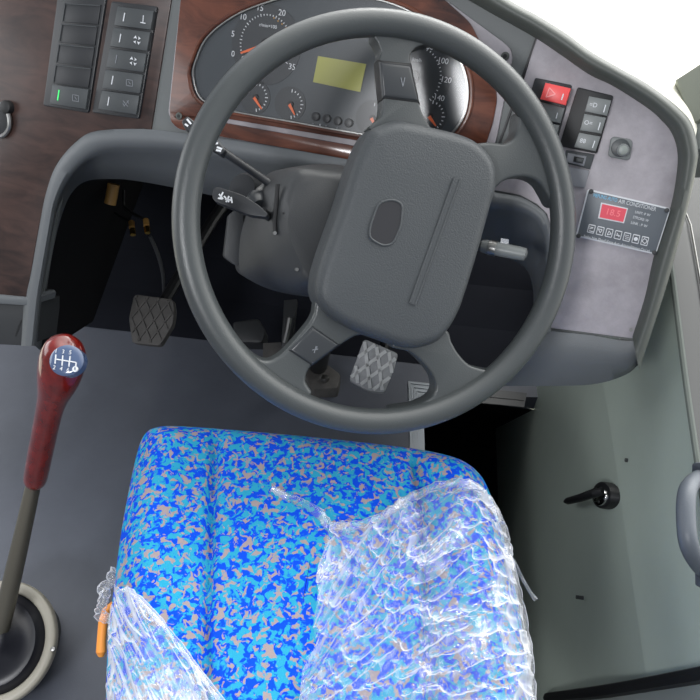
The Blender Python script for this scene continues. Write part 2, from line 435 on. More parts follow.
# right lavender panel
rp = [(536, 38), (563, 55), (589, 73), (615, 86), (648, 107), (663, 120), (672, 131), (678.5, 149), (678.5, 170), (671, 209), (655, 256), (645, 299), (633, 338.5), (551, 328), (553, 285), (553, 240), (547, 214), (537, 204), (520, 195), (494, 190), (487, 178), (507, 137)]
obj('lavender_panel', slab(G, rp, -.004, .002, .0008), M['rpanel'], dash)
seam = bmesh.new(); strip(G, (536, 38), (487, 178), .0022, .003, .004, seam)
obj('seam', seam, M['black'], dash)
# lip that frames the right panel
NL = 110
li = spline(lip_in, NL); lo = spline(lip_out, NL)
prof = [(-.14, -.004), (-.10, .0035), (0.0, .006), (.10, .010), (.3, .016), (.55, .019), (.8, .016), (.95, .009), (1.0, -.002), (1.0, -.05)]
rows = [rowpx([p.lerp(q, f) for p, q in zip(li, lo)], h) for f, h in prof]
obj('edge_lip', loft(rows), M['lip'], dash, angle=70)
# skirt under the right panel
sk_t = [(524, 327), (551, 331), (590, 335), (633, 340.5), (646, 322)]
sk_m = [(524, 342), (551, 343), (590, 347), (630, 352), (646, 345)]
sk_b = [(500, 386), (549, 386), (595, 384), (627, 374), (642, 360)]
T = lambda p, h: rowpx(spline(p, 24), h)
bk = T(sk_b, -.02)
rows = [T(sk_t, -.004), T(sk_t, .004), T(sk_m, .008), T([lerp(a, b, .5) for a, b in zip(sk_m, sk_b)], .003), bk, [p - G.n * .12 + Vector((0, 0, .03)) for p in bk]]
obj('skirt', loft(rows), M['band'], dash, angle=60)
for (x, y) in ((631, 330), (674, 134)): obj('panel_screw', disc(G, x, y, .0035, .0022, .003, 10), M['steel'], dash)

# cream shelf behind the lip, up to the windscreen
shelf_n = Vector((0, 0, 1))
back = [G.hit(p.x, p.y, -.05) for p in lo[4:70]]
r0 = [p + Vector((0, 0, -.002)) for p in back]
r1 = [p + Vector((.03, .10, -.004)) for p in back]; r2 = [p + Vector((.10, .34, -.05)) for p in back]
obj('cream_shelf', loft([r0, r1, r2, [p + Vector((0, 0, -.05)) for p in r2]]), M['cream'], dash)

# ------------------------------------------------------------------ instrument cluster
ic = thing('instrument_cluster', 'bus instrument cluster with dials and olive display in a walnut surround', 'instrument cluster', G.hit(330, 80, .0))
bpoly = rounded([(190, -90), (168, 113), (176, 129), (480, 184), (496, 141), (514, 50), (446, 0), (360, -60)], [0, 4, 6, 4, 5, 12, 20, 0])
obj('base_plate', slab(G, bpoly, -.003, .003, .001), M['rpanel'], ic)  # lavender at the right and lower stripe stands in for glare on the panel
wpoly = rounded([(189, -88), (168.5, 112), (176, 121), (215, 120), (224, 118.5), (350, 139.5), (440, 157), (484, 150), (493, 122), (497.5, 97), (489, 60), (470, 22), (436, -8), (362, -55)], [0, 4, 3, 2, 0, 0, 4, 10, 4, 8, 8, 8, 8, 0])
obj('walnut_surround', slab(G, wpoly, 0, .007, .002), M['wood2'], ic)
lpoly = rounded([(169, 110), (206, 117), (226, 123), (350, 145), (482, 168), (479, 183), (177, 129), (170, 121)], [0, 0, 2, 0, 3, 3, 5, 3])
obj('walnut_strip', slab(G, lpoly, 0, .007, .002), M['wood2'], ic)
lens_px = [(189, 75), (192, 60), (203, 37), (227, 17), (257, 3), (300, -8), (350, -8), (400, 4), (435, 25), (458, 50), (470, 78), (470, 108), (459, 131), (440, 146), (412, 144), (350, 134), (288, 123), (226, 112), (205, 105), (194, 95)]
LP = [tuple(p) for p in spline(lens_px, 90, True)]
H0 = .008
obj('dial_face', slab(G, LP, 0, H0, 0), M['dial'], ic)
ringpts = [G.hit(x, y, H0 + .002) for x, y in LP]
obj('lens_ring', tube(ringpts, .003, 8, closed=True), M['wood2'], ic)
cxm, cym = 330, 68
obj('chrome_ring', tube([G.hit(*lerp(p, (cxm, cym), .03), H0 + .004) for p in LP], .0013, 6, closed=True), M['steel'], ic)
# lens pane
m, n, l, b = base_mat('lens_glass')
n.remove(b); tr = n.new('ShaderNodeBsdfTransparent'); gl = n.new('ShaderNodeBsdfGlossy'); gl.inputs['Roughness'].default_value = .18
fz = n.new('ShaderNodeFresnel'); fz.inputs[0].default_value = 1.5; mx = n.new('ShaderNodeMixShader')
fm_ = n.new('ShaderNodeMath'); fm_.operation = 'MULTIPLY'; fm_.inputs[1].default_value = .55
l.new(fz.outputs[0], fm_.inputs[0]); l.new(fm_.outputs[0], mx.inputs[0]); l.new(tr.outputs[0], mx.inputs[1]); l.new(gl.outputs[0], mx.inputs[2]); l.new(mx.outputs[0], n['Material Output'].inputs[0])
M['glass'] = m
HD = H0 + .0008
def arc_ticks(parent, cx, cy, r, a0, a1, n, size, mat, name='tick_marks', squash=1.0):
    c = G.loc(cx, cy, HD); bm = bmesh.new()
    for k in range(n):
        t = R(a0 + (a1 - a0) * k / (n - 1)); s = size * (1.7 if k % 5 == 0 else 1)
        d = Vector((math.cos(t), math.sin(t))); q = Vector((-d.y, d.x)); p = Vector(c) + d * r
        sq = [p + d * s - q * size * .5, p + d * s + q * size * .5, p - d * s + q * size * .5, p - d * s - q * size * .5]
        bm_poly_prism(bm, [G.pt(v.x, v.y, HD + .0006) for v in sq], [G.pt(v.x, v.y, HD - .0003) for v in sq])
    return obj(name, bm, mat, parent, smooth=False)
def needle(parent, cx, cy, tx, ty, w=.003):
    A = Vector(G.loc(cx, cy, HD + .002)); B = Vector(G.loc(tx, ty, HD + .002)); d = (B - A).normalized(); s = Vector((-d.y, d.x))
    A2 = A - d * .004; q = [A2 + s * w, B + s * w * .35, B - s * w * .35, A2 - s * w]
    bm = bm_poly_prism(bmesh.new(), [G.pt(p.x, p.y, HD + .0035) for p in q], [G.pt(p.x, p.y, HD + .002) for p in q])
    return obj('needle', bm, M['needle'], parent, smooth=False)
def dial(cx, cy, r, name, depth=.0006):
    d = obj(name, disc(G, cx, cy, HD, r, .001, 40), M['dialdark'], ic)
    return d
k = .98 / 750
t = dial(266, 45, 38 * k, 'tachometer')
arc_ticks(t, 266, 45, 28 * k, 212, -28, 36, .0010, M['mark'])
for s, (x, y) in (('0', (233, 54)), ('5', (233, 34)), ('10', (243, 17)), ('15', (260, 8)), ('20', (282, 13)), ('25', (297, 28)), ('30', (300, 48)), ('35', (292, 67))):
    text('numeral', s, G, x, y, HD + .0006, .0105, M['mark'], t)
text('lettering', 'r/min×100', G, 268, 26, HD + .0006, .006, M['mark'], t)
needle(t, 266, 45, 241, 53); 
yb = bmesh.new()
for (x, y) in ((275, 15), (279, 18), (283, 21), (287, 25)): disc(G, x - 1, y + 3, HD + .0007, .0011, .001, 8, 0, yb)
obj('yellow_marks', yb, M['hose'], t)
obj('hub_cap', disc(G, 266, 45, HD + .006, .0085, .006, 20, .001), M['black'], t)
t = dial(412, 77, 38 * k, 'speedometer')
arc_ticks(t, 412, 77, 28 * k, 212, -38, 36, .0010, M['mark'])
for s, (x, y) in (('0', (381, 88)), ('20', (380, 72)), ('40', (388, 56)), ('60', (405, 45)), ('80', (430, 47)), ('100', (443, 61)), ('120', (446, 80)), ('140', (439, 98))):
    text('numeral', s, G, x, y, HD + .0006, .0095, M['mark'], t)
text('lettering', 'km/h', G, 417, 60, HD + .0006, .006, M['mark'], t)
needle(t, 412, 77, 388, 90)
obj('hub_cap', disc(G, 412, 77, HD + .006, .0085, .006, 20, .001), M['black'], t)
for (cx, cy, nd_) in ((255, 97, (262, 109)), (290, 104, (295, 115)), (372, 118, (376, 127)), (430, 116, (436, 126))):
    t = dial(cx, cy, 17 * k, 'small_gauge')
    arc_ticks(t, cx, cy, 13 * k, 88, -75, 11, .0012, M['mark'])
    needle(t, cx + 1, cy + 3, *nd_, w=.0022)
    obj('hub_cap', disc(G, cx, cy, HD + .003, .004, .003, 14), M['black'], t)
obj('display', slab(G, [(318, 56), (366, 64), (360, 92), (313, 82)], 0, HD + .0006), M['lcd'], ic, smooth=False)
for (x, y) in ((315, 116.5), (326, 118.5), (337, 121), (348, 123)):
    bb = obj('push_button', disc(G, x, y, HD + .005, .0055, .006, 18, .001), M['frame'], ic)
for (x, y) in ((313, 125), (320, 126), (326, 127), (337, 129)):
    w_ = bmesh.new(); strip(G, (x, y - 2), (x - .5, y + 3), .0016, HD + .0008, .001, w_); obj('warning_symbol', w_, M['dimmark'] if x != 320 else M['mark'], ic)
obj('lens_pane', slab(G, [lerp(p, (cxm, cym), .02) for p in LP], H0 + .011, H0 + .0125), M['glass'], ic)
for (x, y) in ((178.5, 116), (505, 56)):
    s_ = obj('fixing_screw', disc(G, x, y, .009 if x < 300 else .006, .005, .006, 18, .0008), M['lip'], ic)
    obj('screw_socket', disc(G, x, y, .0095 if x < 300 else .0065, .0026, .002, 6), M['black'], s_)

# ------------------------------------------------------------------ rocker switches
def frame_of(q, name, label, outer, depth_h=.006, group=None):
    bm = bmesh.new(); 
    L_o = [G.loc(*p, depth_h) for p in rounded(outer, 3)]; 
    o = obj(name, slab(G, rounded(outer, 2.5), 0, depth_h, .001), M['frame'], None)
    tag(o, label, 'switch frame', group); return o
def rocker(px, label, face=None, h=.012, icon=None, lamp=None, lampmat=None, group=None, cat='switch', tiltv=.0):
    """one rocker: body + its printed symbol + the lamp window"""
    base = G.hit(*quad(px, .5, .5), .003)
    t = thing('rocker_switch', label, cat, base, group)
    obj('rocker', slab(G, subquad(px, .02, .03, .98, .97), .0062, h, .0012), face or M['switch'], t)
    if lamp is not None:
        s, w, a, b = lamp
        obj('lamp_window', strip(G, quad(px, s, a), quad(px, s, b), w, h + .0006, .001), lampmat or M['mark'], t)
    if icon is not None: icon(px, h + .0006, t)
    return t
def fan_icon(px, h, t):
    c = G.loc(*quad(px, .68, .5), h); bm = bmesh.new()
    for k_ in range(4):
        a0 = R(90 * k_ + 20); pts = []
        for j in range(8):
            f = j / 7; pts.append((c[0] + math.cos(a0 + f * 1.0) * .0062 * (0.15 + f * .85), c[1] + math.sin(a0 + f * 1.0) * .0052 * (.25 + f * .75)))
        pts += [(c[0] + math.cos(a0 + .1) * .0062, c[1] + math.sin(a0 + .1) * .0062)]
        bm_poly_prism(bm, [G.pt(a, b, h) for a, b in pts], [G.pt(a, b, h - .0006) for a, b in pts])
    obj('fan_symbol', bm, M['mark'], t, smooth=False)
def lamp_icon(mat='dimmark', s=.68, sz=1.0):
    def f(px, h, t):
        bm = bmesh.new(); x, y = quad(px, s, .5)
        for (a, b) in (((-3, -3), (-3, 3)), ((-3, 3), (3, 4)), ((3, 4), (3, -2)), ((3, -2), (-3, -3)), ((-1, -1), (1, 2))):
            strip(G, (x + a[0] * sz, y + a[1] * sz), (x + b[0] * sz, y + b[1] * sz), .0009, h, .0008, bm)
        obj('symbol', bm, M[mat], t, smooth=False)
    return f
def wash_icon(mat='dimmark', s=.68):
    def f(px, h, t):
        bm = bmesh.new(); x, y = quad(px, s, .5)
        for (a, b) in (((-3, -3), (2, 3)), ((-2, 3), (3, -3)), ((-3, 0), (-1, 3)), ((1, -3), (3, 0))):
            strip(G, (x + a[0], y + a[1]), (x + b[0], y + b[1]), .0009, h, .0008, bm)
        obj('symbol', bm, M[mat], t, smooth=False)
    return f
def bar_icon(mat='mark', s=.75):
    def f(px, h, t):
        bm = bmesh.new(); x, y = quad(px, s, .5)
        strip(G, (x, y - 4), (x - .5, y + 3), .0011, h, .0008, bm); strip(G, (x - 3, y + 3), (x + 2, y + 4), .0012, h, .0008, bm)
        obj('symbol', bm, M[mat], t, smooth=False)
    return f
def glyph(s_, mat='dimmark', s=.3, size=.008):
    def f(px, h, t): text('symbol', s_, G, *quad(px, s, .5), h, size, M[mat], t)
    return f

c1 = [(63, 2), (102, 4), (86, 110), (47.6, 104)]
frame_of(c1, 'switch_frame', 'dark frame holding four blank covers and a switch with a green light', [(60, -22), (108, -16), (88, 113), (43, 105.5)])
blank_names = ['topmost', 'second from the top', 'third from the top', 'lowest']
for k_ in range(4):
    q = subquad(c1, .03, k_ / 5 + .008, .97, (k_ + 1) / 5 - .008)
    o = obj('blank_cover', slab(G, q, .0062, .0082, .0009), M['frame'])
    tag(o, 'blank dark cover, %s in the column above the green-lit switch' % blank_names[k_], 'switch cover', 'blank covers in the left switch column')
    strip_bm = bmesh.new(); strip(G, quad(q, .05, .04), quad(q, .97, .04), .0012, .0092, .0012, strip_bm); strip(G, quad(q, .03, .06), quad(q, .03, .95), .001, .0092, .0012, strip_bm)
    obj('raised_edge', strip_bm, M['switch'], o)
rocker(subquad(c1, .02, .8, 1, 1), 'dark rocker switch with a lit green line, below four blank covers', icon=lamp_icon('dimmark'), lamp=(.22, .0016, .25, .75), lampmat=M['green'])
c2 = [(116, 5), (155, 10), (137, 116), (96, 110)]
frame_of(c2, 'switch_frame', 'dark frame holding five rocker switches with white marks, beside the steel-grey divider', [(111.5, 1), (157, 6.5), (138.5, 119), (92, 112.5)])
labs = [('top rocker switch of the five marked ones, with a white bar and T-shaped mark', bar_icon(), M['mark']),
        ('upper of the two rocker switches printed with a white fan', fan_icon, M['mark']),
        ('lower of the two rocker switches printed with a white fan', fan_icon, M['dimmark']),
        ('rocker switch with a faint box symbol just below the two fan switches', lamp_icon(), M['mark']),
        ('bottom rocker switch of the five marked ones, with a faint crossed symbol', wash_icon(), M['mark'])]
for k_, (lb, ic_, lm) in enumerate(labs):
    rocker(subquad(c2, .02, k_ / 5 + .005, .99, (k_ + 1) / 5 - .005), lb, icon=ic_, lamp=(.24, .0014, .3, .72), lampmat=lm, group='marked rocker switches left of the wheel', h=.011 + .001 * (k_ < 2))

# right panel switches
frA = [(535, 77.5), (572, 85), (557, 142), (519, 132)]
tag(obj('switch_frame', slab(G, rounded(frA, 2.5), 0, .007, .001), M['frame']), 'dark frame around the red hazard switch and two grey switches', 'switch frame')
hz = [(545, 82), (571.5, 88), (565.8, 106), (539.5, 99.5)]
def tri_icon(px, h, t):
    bm = bmesh.new(); a, b, c_ = quad(px, .22, .25), quad(px, .20, .8), quad(px, .5, .52)
    for p, q in ((a, b), (b, c_), (c_, a)): strip(G, p, q, .0012, h, .0008, bm)
    obj('triangle_symbol', bm, M['redmark'], t, smooth=False)
rocker(hz, 'red hazard warning rocker switch with a triangle', face=M['red'], h=.02, icon=tri_icon, lamp=(.78, .0013, .4, .75), lampmat=M['mark'], cat='hazard switch')
rocker([(539, 101), (565.5, 107.5), (560.5, 124), (534, 118)], 'grey rocker switch directly below the red hazard switch', face=M['switchlight'], icon=glyph('-', 'mark', .35), lamp=(.78, .0011, .4, .75), lampmat=M['mark'], h=.012)
rocker([(533.5, 119), (560, 125), (556, 140), (529, 134)], 'grey rocker switch half hidden by the wheel rim, second below the red one', face=M['switchlight'], icon=None, lamp=(.78, .0011, .2, .5), lampmat=M['mark'], h=.012)
frB = [(577.5, 87), (613.5, 95.7), (597, 154), (559, 146)]
tag(obj('switch_frame', slab(G, rounded(frB, 2.5), 0, .006, .001), M['black']), 'black frame around three pale grey switches next to the round button', 'switch frame')
sB = [[(588.6, 95.5), (612, 100), (607.3, 116.5), (584, 112)], [(584, 113), (606.6, 117.3), (601.6, 134.3), (579.3, 130.8)], [(578.8, 132), (601.2, 136.2), (595.8, 152), (573.5, 147.5)]]
for q, g_, lb in zip(sB, ('32', '0E', '88'), ('top', 'middle', 'bottom')):
    rocker(q, '%s pale grey rocker switch of the three beside the round push button' % lb, face=M['switchlight'], h=.014, icon=glyph({'32': '=D', '0E': 'O=', '88': '88'}[g_], 'mark', .3, .007), lamp=(.8, .0012, .35, .8), lampmat=M['mark'], group='pale grey rocker switches')
d = thing('dimmer_switch', 'small slide dimmer with a black slot below the pale grey switches', 'dimmer', G.hit(578, 159, .002))
dq = [(566, 150), (594.6, 154.5), (590, 169.5), (564, 163)]
obj('housing', slab(G, dq, 0, .006, .001), M['switch'], d)
obj('face_plate', slab(G, subquad(dq, .08, .2, .75, .88), .005, .0075, .0006), M['plate'], d)
obj('slot', slab(G, subquad(dq, .32, .35, .68, .75), .006, .008), M['black'], d)
obj('slider', slab(G, subquad(dq, .42, .42, .66, .7), .007, .012, .0006), M['switch'], d)
tag(obj('blank_plate', slab(G, rounded([(565.5, 166), (589.5, 170.5), (585, 188), (562, 184)], 1.5), 0, .005, .0006), M['plate']), 'flat grey blank plate under the slide dimmer', 'blank plate')
pk = thing('push_button_control', 'round grey push knob on a square rounded base', 'push button', G.hit(621, 148, 0))
obj('base', slab(G, rounded([(611, 136), (633, 139.5), (630, 161), (607.5, 157)], 5), 0, .006, .0015), M['switchlight'], pk)
obj('collar', disc(G, 620.5, 148, .0085, .0105, .004, 28, .001), M['switch'], pk)
obj('knob', disc(G, 623, 150, .022, .0072, .016, 28, .002), M['switchlight'], pk)
obj('knob_cap', disc(G, 623.3, 150.2, .0232, .0052, .003, 24, .0008), M['walltrim'], pk)

# ------------------------------------------------------------------ air conditioner control
ac = thing('air_conditioner_control', 'grey air conditioner control plate with red display and row of buttons', 'control panel', G.hit(623, 222, .002))
aq = [(587.5, 189), (671, 208.5), (656, 255), (575.5, 236.5)]
obj('rim', slab(G, rounded(aq, 3), .002, .007, .001), M['mark'], ac)
obj('plate', slab(G, rounded(subquad(aq, .018, .03, .985, .965), 2.5), .005, .0076, .0002), M['acplate'], ac)
HA = .0082
sc = obj('display_frame', slab(G, [(601, 202.5), (628, 208.3), (624, 223.3), (598, 218.3)], .007, HA), M['mark'], ac, smooth=False)
obj('display', slab(G, [(602.2, 204), (626.8, 209.2), (623.2, 222), (599.5, 217.3)], .007, HA + .0006), M['screen'], sc, smooth=False)
text('digits', '18.5', G, 613, 213, HA + .001, .0105, M['screenmark'], sc)
bl = [(588.3, 223.8), (650.5, 237.8), (648.3, 246.5), (586, 232)]
for k_ in range(7):
    q = subquad(bl, k_ / 7 + .012, 0, (k_ + 1) / 7 - .02, 1)
    b_o = obj('button', slab(G, rounded(q, 1), .007, HA + .0003), M['mark'], ac, smooth=False)
    obj('button_face', slab(G, subquad(q, .1, .1, .9, .9), .007, HA + .0008), M['acbutton'], b_o, smooth=False)
    x, y = quad(q, .5, .5); bm = bmesh.new(); hh = HA + .0014
    if k_ == 0:
        for i in range(3): strip(G, (x - 2, y - 2 + i * 2), (x + 2, y - 1 + i * 2 - (i == 1) * 2), .0008, hh, .0006, bm)
    elif k_ in (1, 2):
        s_ = 1 if k_ == 1 else -1
        strip(G, (x - 2, y - 2 * s_), (x + 2, y - 1.2 * s_), .0008, hh, .0006, bm); strip(G, (x - 2, y - 2 * s_), (x, y + 2 * s_), .0008, hh, .0006, bm); strip(G, (x + 2, y - 1.2 * s_), (x, y + 2 * s_), .0008, hh, .0006, bm)
    elif k_ == 3:
        strip(G, (x - 2.4, y), (x + 2, y + 1), .0008, hh, .0006, bm); strip(G, (x - 1, y - 2), (x + 1, y + 2), .0008, hh, .0006, bm)
    elif k_ == 4:
        for i in range(3): strip(G, (x - 2, y - 2 + i * 1.8), (x + 2, y - 1.2 + i * 1.8), .0006, hh, .0006, bm)
    elif k_ == 5: disc(G, x, y, hh, .0024, .0008, 10, 0, bm)
    else:
        for i in range(8):
            a0, a1 = 6.283 * i / 8, 6.283 * (i + 1) / 8
            strip(G, (x + 2.2 * math.cos(a0), y + 2.2 * math.sin(a0)), (x + 2.2 * math.cos(a1), y + 2.2 * math.sin(a1)), .0008, hh, .0006, bm)
        for i in range(4):
            a0 = 1.571 * i; strip(G, (x + 2.2 * math.cos(a0), y + 2.2 * math.sin(a0)), (x + 3 * math.cos(a0), y + 3 * math.sin(a0)), .0008, hh, .0006, bm)
    obj('symbol', bm, M['mark'], b_o, smooth=False)
def along(s_, a, b, size, mat, name='lettering', sx=1.0):
    A = Vector(G.loc(*a, HA)); B = Vector(G.loc(*b, HA)); d_ = B - A
    o = text(name, s_, G, (a[0] + b[0]) / 2, (a[1] + b[1]) / 2, HA, size, mat, ac, 'CENTER', math.atan2(d_.y, d_.x))
    w = max(v.co.x for v in o.data.vertices) - min(v.co.x for v in o.data.vertices)
    o.matrix_basis = o.matrix_basis @ Matrix.Diagonal((d_.length / max(w, 1e-4), 1, 1, 1))
    return o
along('HEFUNG AUTO', (593.5, 195), (617, 200.5), .0062, M['blue'], 'blue_lettering')
along('AIR CONDITIONER', (618.5, 201), (656, 209.5), .0068, M['mark'])
along('UNIT: P W', (635, 212), (650, 215.5), .0045, M['mark'])
along('STROKE: W', (633, 217), (648.5, 221), .0045, M['mark'])
along('LINK : P W', (631, 222.5), (647, 226.5), .0045, M['mark'])
along('Beihai Nan Zhonf Xiang Auto Airconditioner Co.Ltd', (583.5, 236), (649, 251), .0046, M['mark'])
for (x, y) in ((591, 191.6), (667, 210.5), (654.5, 252.8), (578.5, 236)):
    s_ = obj('screw', disc(G, x, y, .0092, .0028, .003, 14, .0006), M['dark'], ac)

# chrome ring socket on the left walnut panel
sk = thing('ring_socket', 'chrome-edged round socket set in the walnut panel under the blank switches', 'socket', G.hit(0, 120, .002))
c = G.loc(-2, 120, .006)
ringp = [G.pt(c[0] + .022 * math.cos(6.2832 * i / 40), c[1] + .024 * math.sin(6.2832 * i / 40), .006) for i in range(40)]
obj('ring', tube(ringp, .0035, 8, closed=True), M['steel'], sk)
obj('cover', disc(G, -2, 120, .005, .021, .004, 30, .001), M['frame'], sk)
obj('hood', disc(G, 4, 107, .012, .010, .011, 20, .003), M['black'], sk)

# ------------------------------------------------------------------ steering wheel
sw = thing('steering_wheel', 'large grey four-spoke bus steering wheel with square pad', 'steering wheel', W.o)
ux, uy = Vector((.1180, .9930)), Vector((.9930, -.1180))
def ell(k_, r1=199.5, r2=188.5):
    t = 2 * math.pi * k_; p = Vector((374.5, 222)) + ux * r1 * math.cos(t) + uy * r2 * math.sin(t); return p
rim = [W.hit(*ell(i / 128)) for i in range(128)]
obj('rim', tube(rim, .0146, 20, closed=True, up=W.n), M['wheel'], sw)
SP = -.004
top_sp = [(374, 35), (378, 43), (381, 52), (379.5, 62), (383, 98), (381, 116), (372, 131), (440, 138), (430, 126), (420, 106), (411, 63), (411, 54), (417, 47), (426, 44), (433, 42), (430, 28), (400, 20), (378, 25)]
right_sp = [(462, 158), (474, 145), (488, 142), (497, 142.5), (506, 143), (514, 138), (518, 129), (519, 119), (521, 111), (534, 112), (550, 130), (564, 170), (567, 203), (555, 206), (548, 195), (541, 184), (531, 178), (518, 177), (504, 181), (494, 190), (480, 200)]
bl_sp = [(318, 300), (314, 314), (307, 326), (287, 349), (276, 358), (266, 361), (254, 355), (244, 347), (236, 356), (262, 384), (300, 405), (312, 394), (308, 386), (306, 379), (312, 366), (341, 345), (356, 336), (372, 330), (340, 290)]
br_sp = [(392, 345), (410, 352), (424, 364), (434, 378), (436, 390), (430, 399), (414, 406), (392, 410), (400, 420), (440, 418), (485, 396), (508, 380), (500, 372), (486, 370), (470, 365), (459, 354), (452, 342), (447, 330), (425, 320)]
def ball_poly(pts): return [tuple(p) for p in spline(pts, len(pts) * 4, True)]
for pts in (top_sp, right_sp, bl_sp, br_sp):
    obj('spoke', slab(W, ball_poly(pts), -.024, .002, .007, 4), M['wheel'], sw)
# pad
pad_px = [(366, 135), (378, 126), (396, 121), (414, 124), (434, 128.5), (455, 133.5), (473, 141), (487, 154), (494, 170), (494, 190), (489, 207), (476, 254), (463, 296), (457, 312), (448, 328), (436, 341), (420, 347), (404, 348), (378, 340), (354, 331), (335, 321), (322, 310), (315, 297), (315, 280), (322, 254), (340, 203), (352, 165)]
PP = spline(pad_px, 140, True)
HP = .022
Lp = [Vector(W.loc(p.x, p.y, .006)) for p in PP]; cen = sum(Lp, Vector((0, 0))) / len(Lp)
def inset(L, d_):
    out = []; n_ = len(L)
    for i in range(n_):
        t_ = (L[(i + 1) % n_] - L[i - 1]).normalized(); nn = Vector((t_.y, -t_.x))
        if (cen - L[i]).dot(nn) < 0: nn = -nn
        out.append(L[i] + nn * d_)
    return out
rows = []
for (d_, h) in ((.016, -.052), (.004, -.05), (-.001, -.035), (-.001, -.008), (.0, .002)):
    rows.append([W.pt(p.x, p.y, h) for p in inset(Lp, d_)])
for a_ in range(0, 91, 15):
    rows.append([W.pt(p.x, p.y, .004 + (HP - .004) * math.sin(R(a_))) for p in inset(Lp, .014 * (1 - math.cos(R(a_))))])
for s_ in (.6, .3, .08):
    inn = inset(Lp, .014); rows.append([W.pt(*(cen + (p - cen) * s_), HP + .002 * (1 - s_)) for p in inn])
padm = loft(rows, True, True)
padobj = obj('pad', padm, M['pad'], sw, angle=40)
# pad slot (a shallow moulded ridge pair) and badge recess
gro = bmesh.new(); strip(W, (457, 179), (412.5, 304), .0052, HP + .0022, .003, gro)
sl = obj('horn_groove', gro, M['pad'], padobj)
for off in (-2.9, 2.9):
    A = W.hit(457 + off * .94, 179 + off * .33, HP + .002); B = W.hit(412.5 + off * .94, 304 + off * .33, HP + .002)
    obj('groove_edge', tube([A, A.lerp(B, .5), B], .0012, 8), M['pad'], padobj)
bd = rounded([(378.5, 203), (392, 199), (403, 204), (401, 226), (393, 244), (383, 246), (369, 238), (370, 226)], 6)
obj('badge_recess', slab(W, bd, HP - .002, HP + .0018), M['badge'], padobj)
obj('badge_rim', tube([W.hit(x, y, HP + .0016) for x, y in bd], .0014, 8, closed=True), M['pad'], padobj)
# spoke inserts
for q, g_ in (([(379.5, 59.5), (411.5, 63), (420, 103), (383, 98.5)], 'v'), ([(313, 326), (340.5, 345), (312, 366), (288.5, 350.5)], 'h')):
    c_ = quad(q, .5, .5)
    fo = obj('spoke_joint', slab(W, [lerp(c_, p, 1.04) for p in q], -.02, .0034, .004, 3), M['black'], sw)
    fi = obj('insert', slab(W, subquad(q, 0, .035, 1, .965) if g_ == 'v' else subquad(q, .0, .0, 1, 1), -.018, .0052, .0045, 4), M['insert'], sw)
    bm = bmesh.new(); x, y = quad(q, .62, .55)
    if g_ == 'v': strip(W, (x - 2, y - 6), (x, y + 3), .0008, .0058, .0007, bm); strip(W, (x, y + 3), (x + 2, y - 6), .0008, .0058, .0007, bm)
    else:
        strip(W, (x + 1, y - 4), (x - 1, y + 3), .0008, .0058, .0007, bm); strip(W, (x - 3, y), (x + 3, y - 1), .0008, .0058, .0007, bm); strip(W, (x + 2, y - 4), (x + 1, y), .0008, .0058, .0007, bm)
    obj('horn_symbol', bm, M['dimmark'], fi, smooth=False)

# ------------------------------------------------------------------ steering column
col = thing('steering_column', 'dark grey steering column shroud behind the wheel pad', 'steering column', W.hit(330, 240, -.1))
A_ = [(303, 169), (325, 172), (352, 176), (372, 190), (374, 230), (368, 270), (350, 287), (325, 287), (306, 284), (297, 268), (287, 245), (283, 228), (283, 211), (288, 190), (295, 175)]
B_ = [(290, 168), (318, 166), (352, 170), (382, 188), (386, 240), (378, 280), (350, 296), (320, 297), (292, 291), (272, 277), (263, 258), (260, 236), (261, 210), (266, 187), (277, 173)]
D_ = [(282, 169), (318, 164), (352, 168), (386, 188), (392, 245), (380, 286), (350, 298), (310, 297), (275, 291), (250, 280), (240, 268), (241, 236), (250, 205), (259, 185), (268, 174)]
def ringw(P, h): return [W.hit(p.x, p.y, h) for p in spline(P, 60, True)]
rA, rB, rD = ringw(A_, -.062), ringw(B_, -.105), ringw(D_, -.150)
inA = ringw([lerp(p, (328, 228), .12) for p in A_], -.055)
obj('shroud', loft([inA, rA, [a.lerp(b, .5) for a, b in zip(rA, rB)], rB, rD, [p - W.n * .12 for p in rD]], True, True), M['dark'], col, angle=50)
sp = bmesh.new(); tube([W.hit(282.5, 213, -.0605), W.hit(300, 213.5, -.0605), W.hit(330, 216, -.06)], .0010, 6, sp)
obj('shroud_seam', sp, M['black'], col)
obj('stalk_slot', tube([W.hit(x, y, -.072) for x, y in ((277.5, 184), (276.5, 200), (274.5, 222), (275, 232))], .0026, 8), M['black'], col)
obj('lower_cover', slab(W, rounded([(229, 214), (243, 205), (246, 262), (236, 266), (224, 257)], 3), -.22, -.165, .004), M['dark'], col)
ax0 = at(248, 182, .92); 
obj('ignition_lock', tube([at(254, 196, .965), at(246, 190, .915), at(242, 188, .905)], [.021, .021, .017], 20), M['frame'], col)
obj('lock_barrel', tube([at(262, 192, .93), at(256, 203, .90), at(259, 206, .895)], [.016, .013, .008], 16), M['insert'], col)
for (x, y, d_) in ((275, 233, -.075), (248, 261, -.149), (297, 269.5, -.066)):
    obj('shroud_screw', disc(W, x, y, d_ + .006, .0022, .006, 10), M['steel'], col)
# lower shaft down to the floor
s0, s1 = W.hit(330, 285, -.2), toz(318, 366, .03)
obj('shaft', tube([s0, s0.lerp(s1, .5), s1], .022, 16), M['black'], col)

def paddle(px_pts, widths, depths, thick=.5, mat=None, parent=None, name='paddle'):
    P = [at(x, y, d_) for (x, y), d_ in zip(px_pts, depths)]
    return obj(name, tube(P, [w / 2 * d_ / FPX for w, d_ in zip(widths, depths)], 14, flat=thick, up=None), mat or M['frame'], parent)
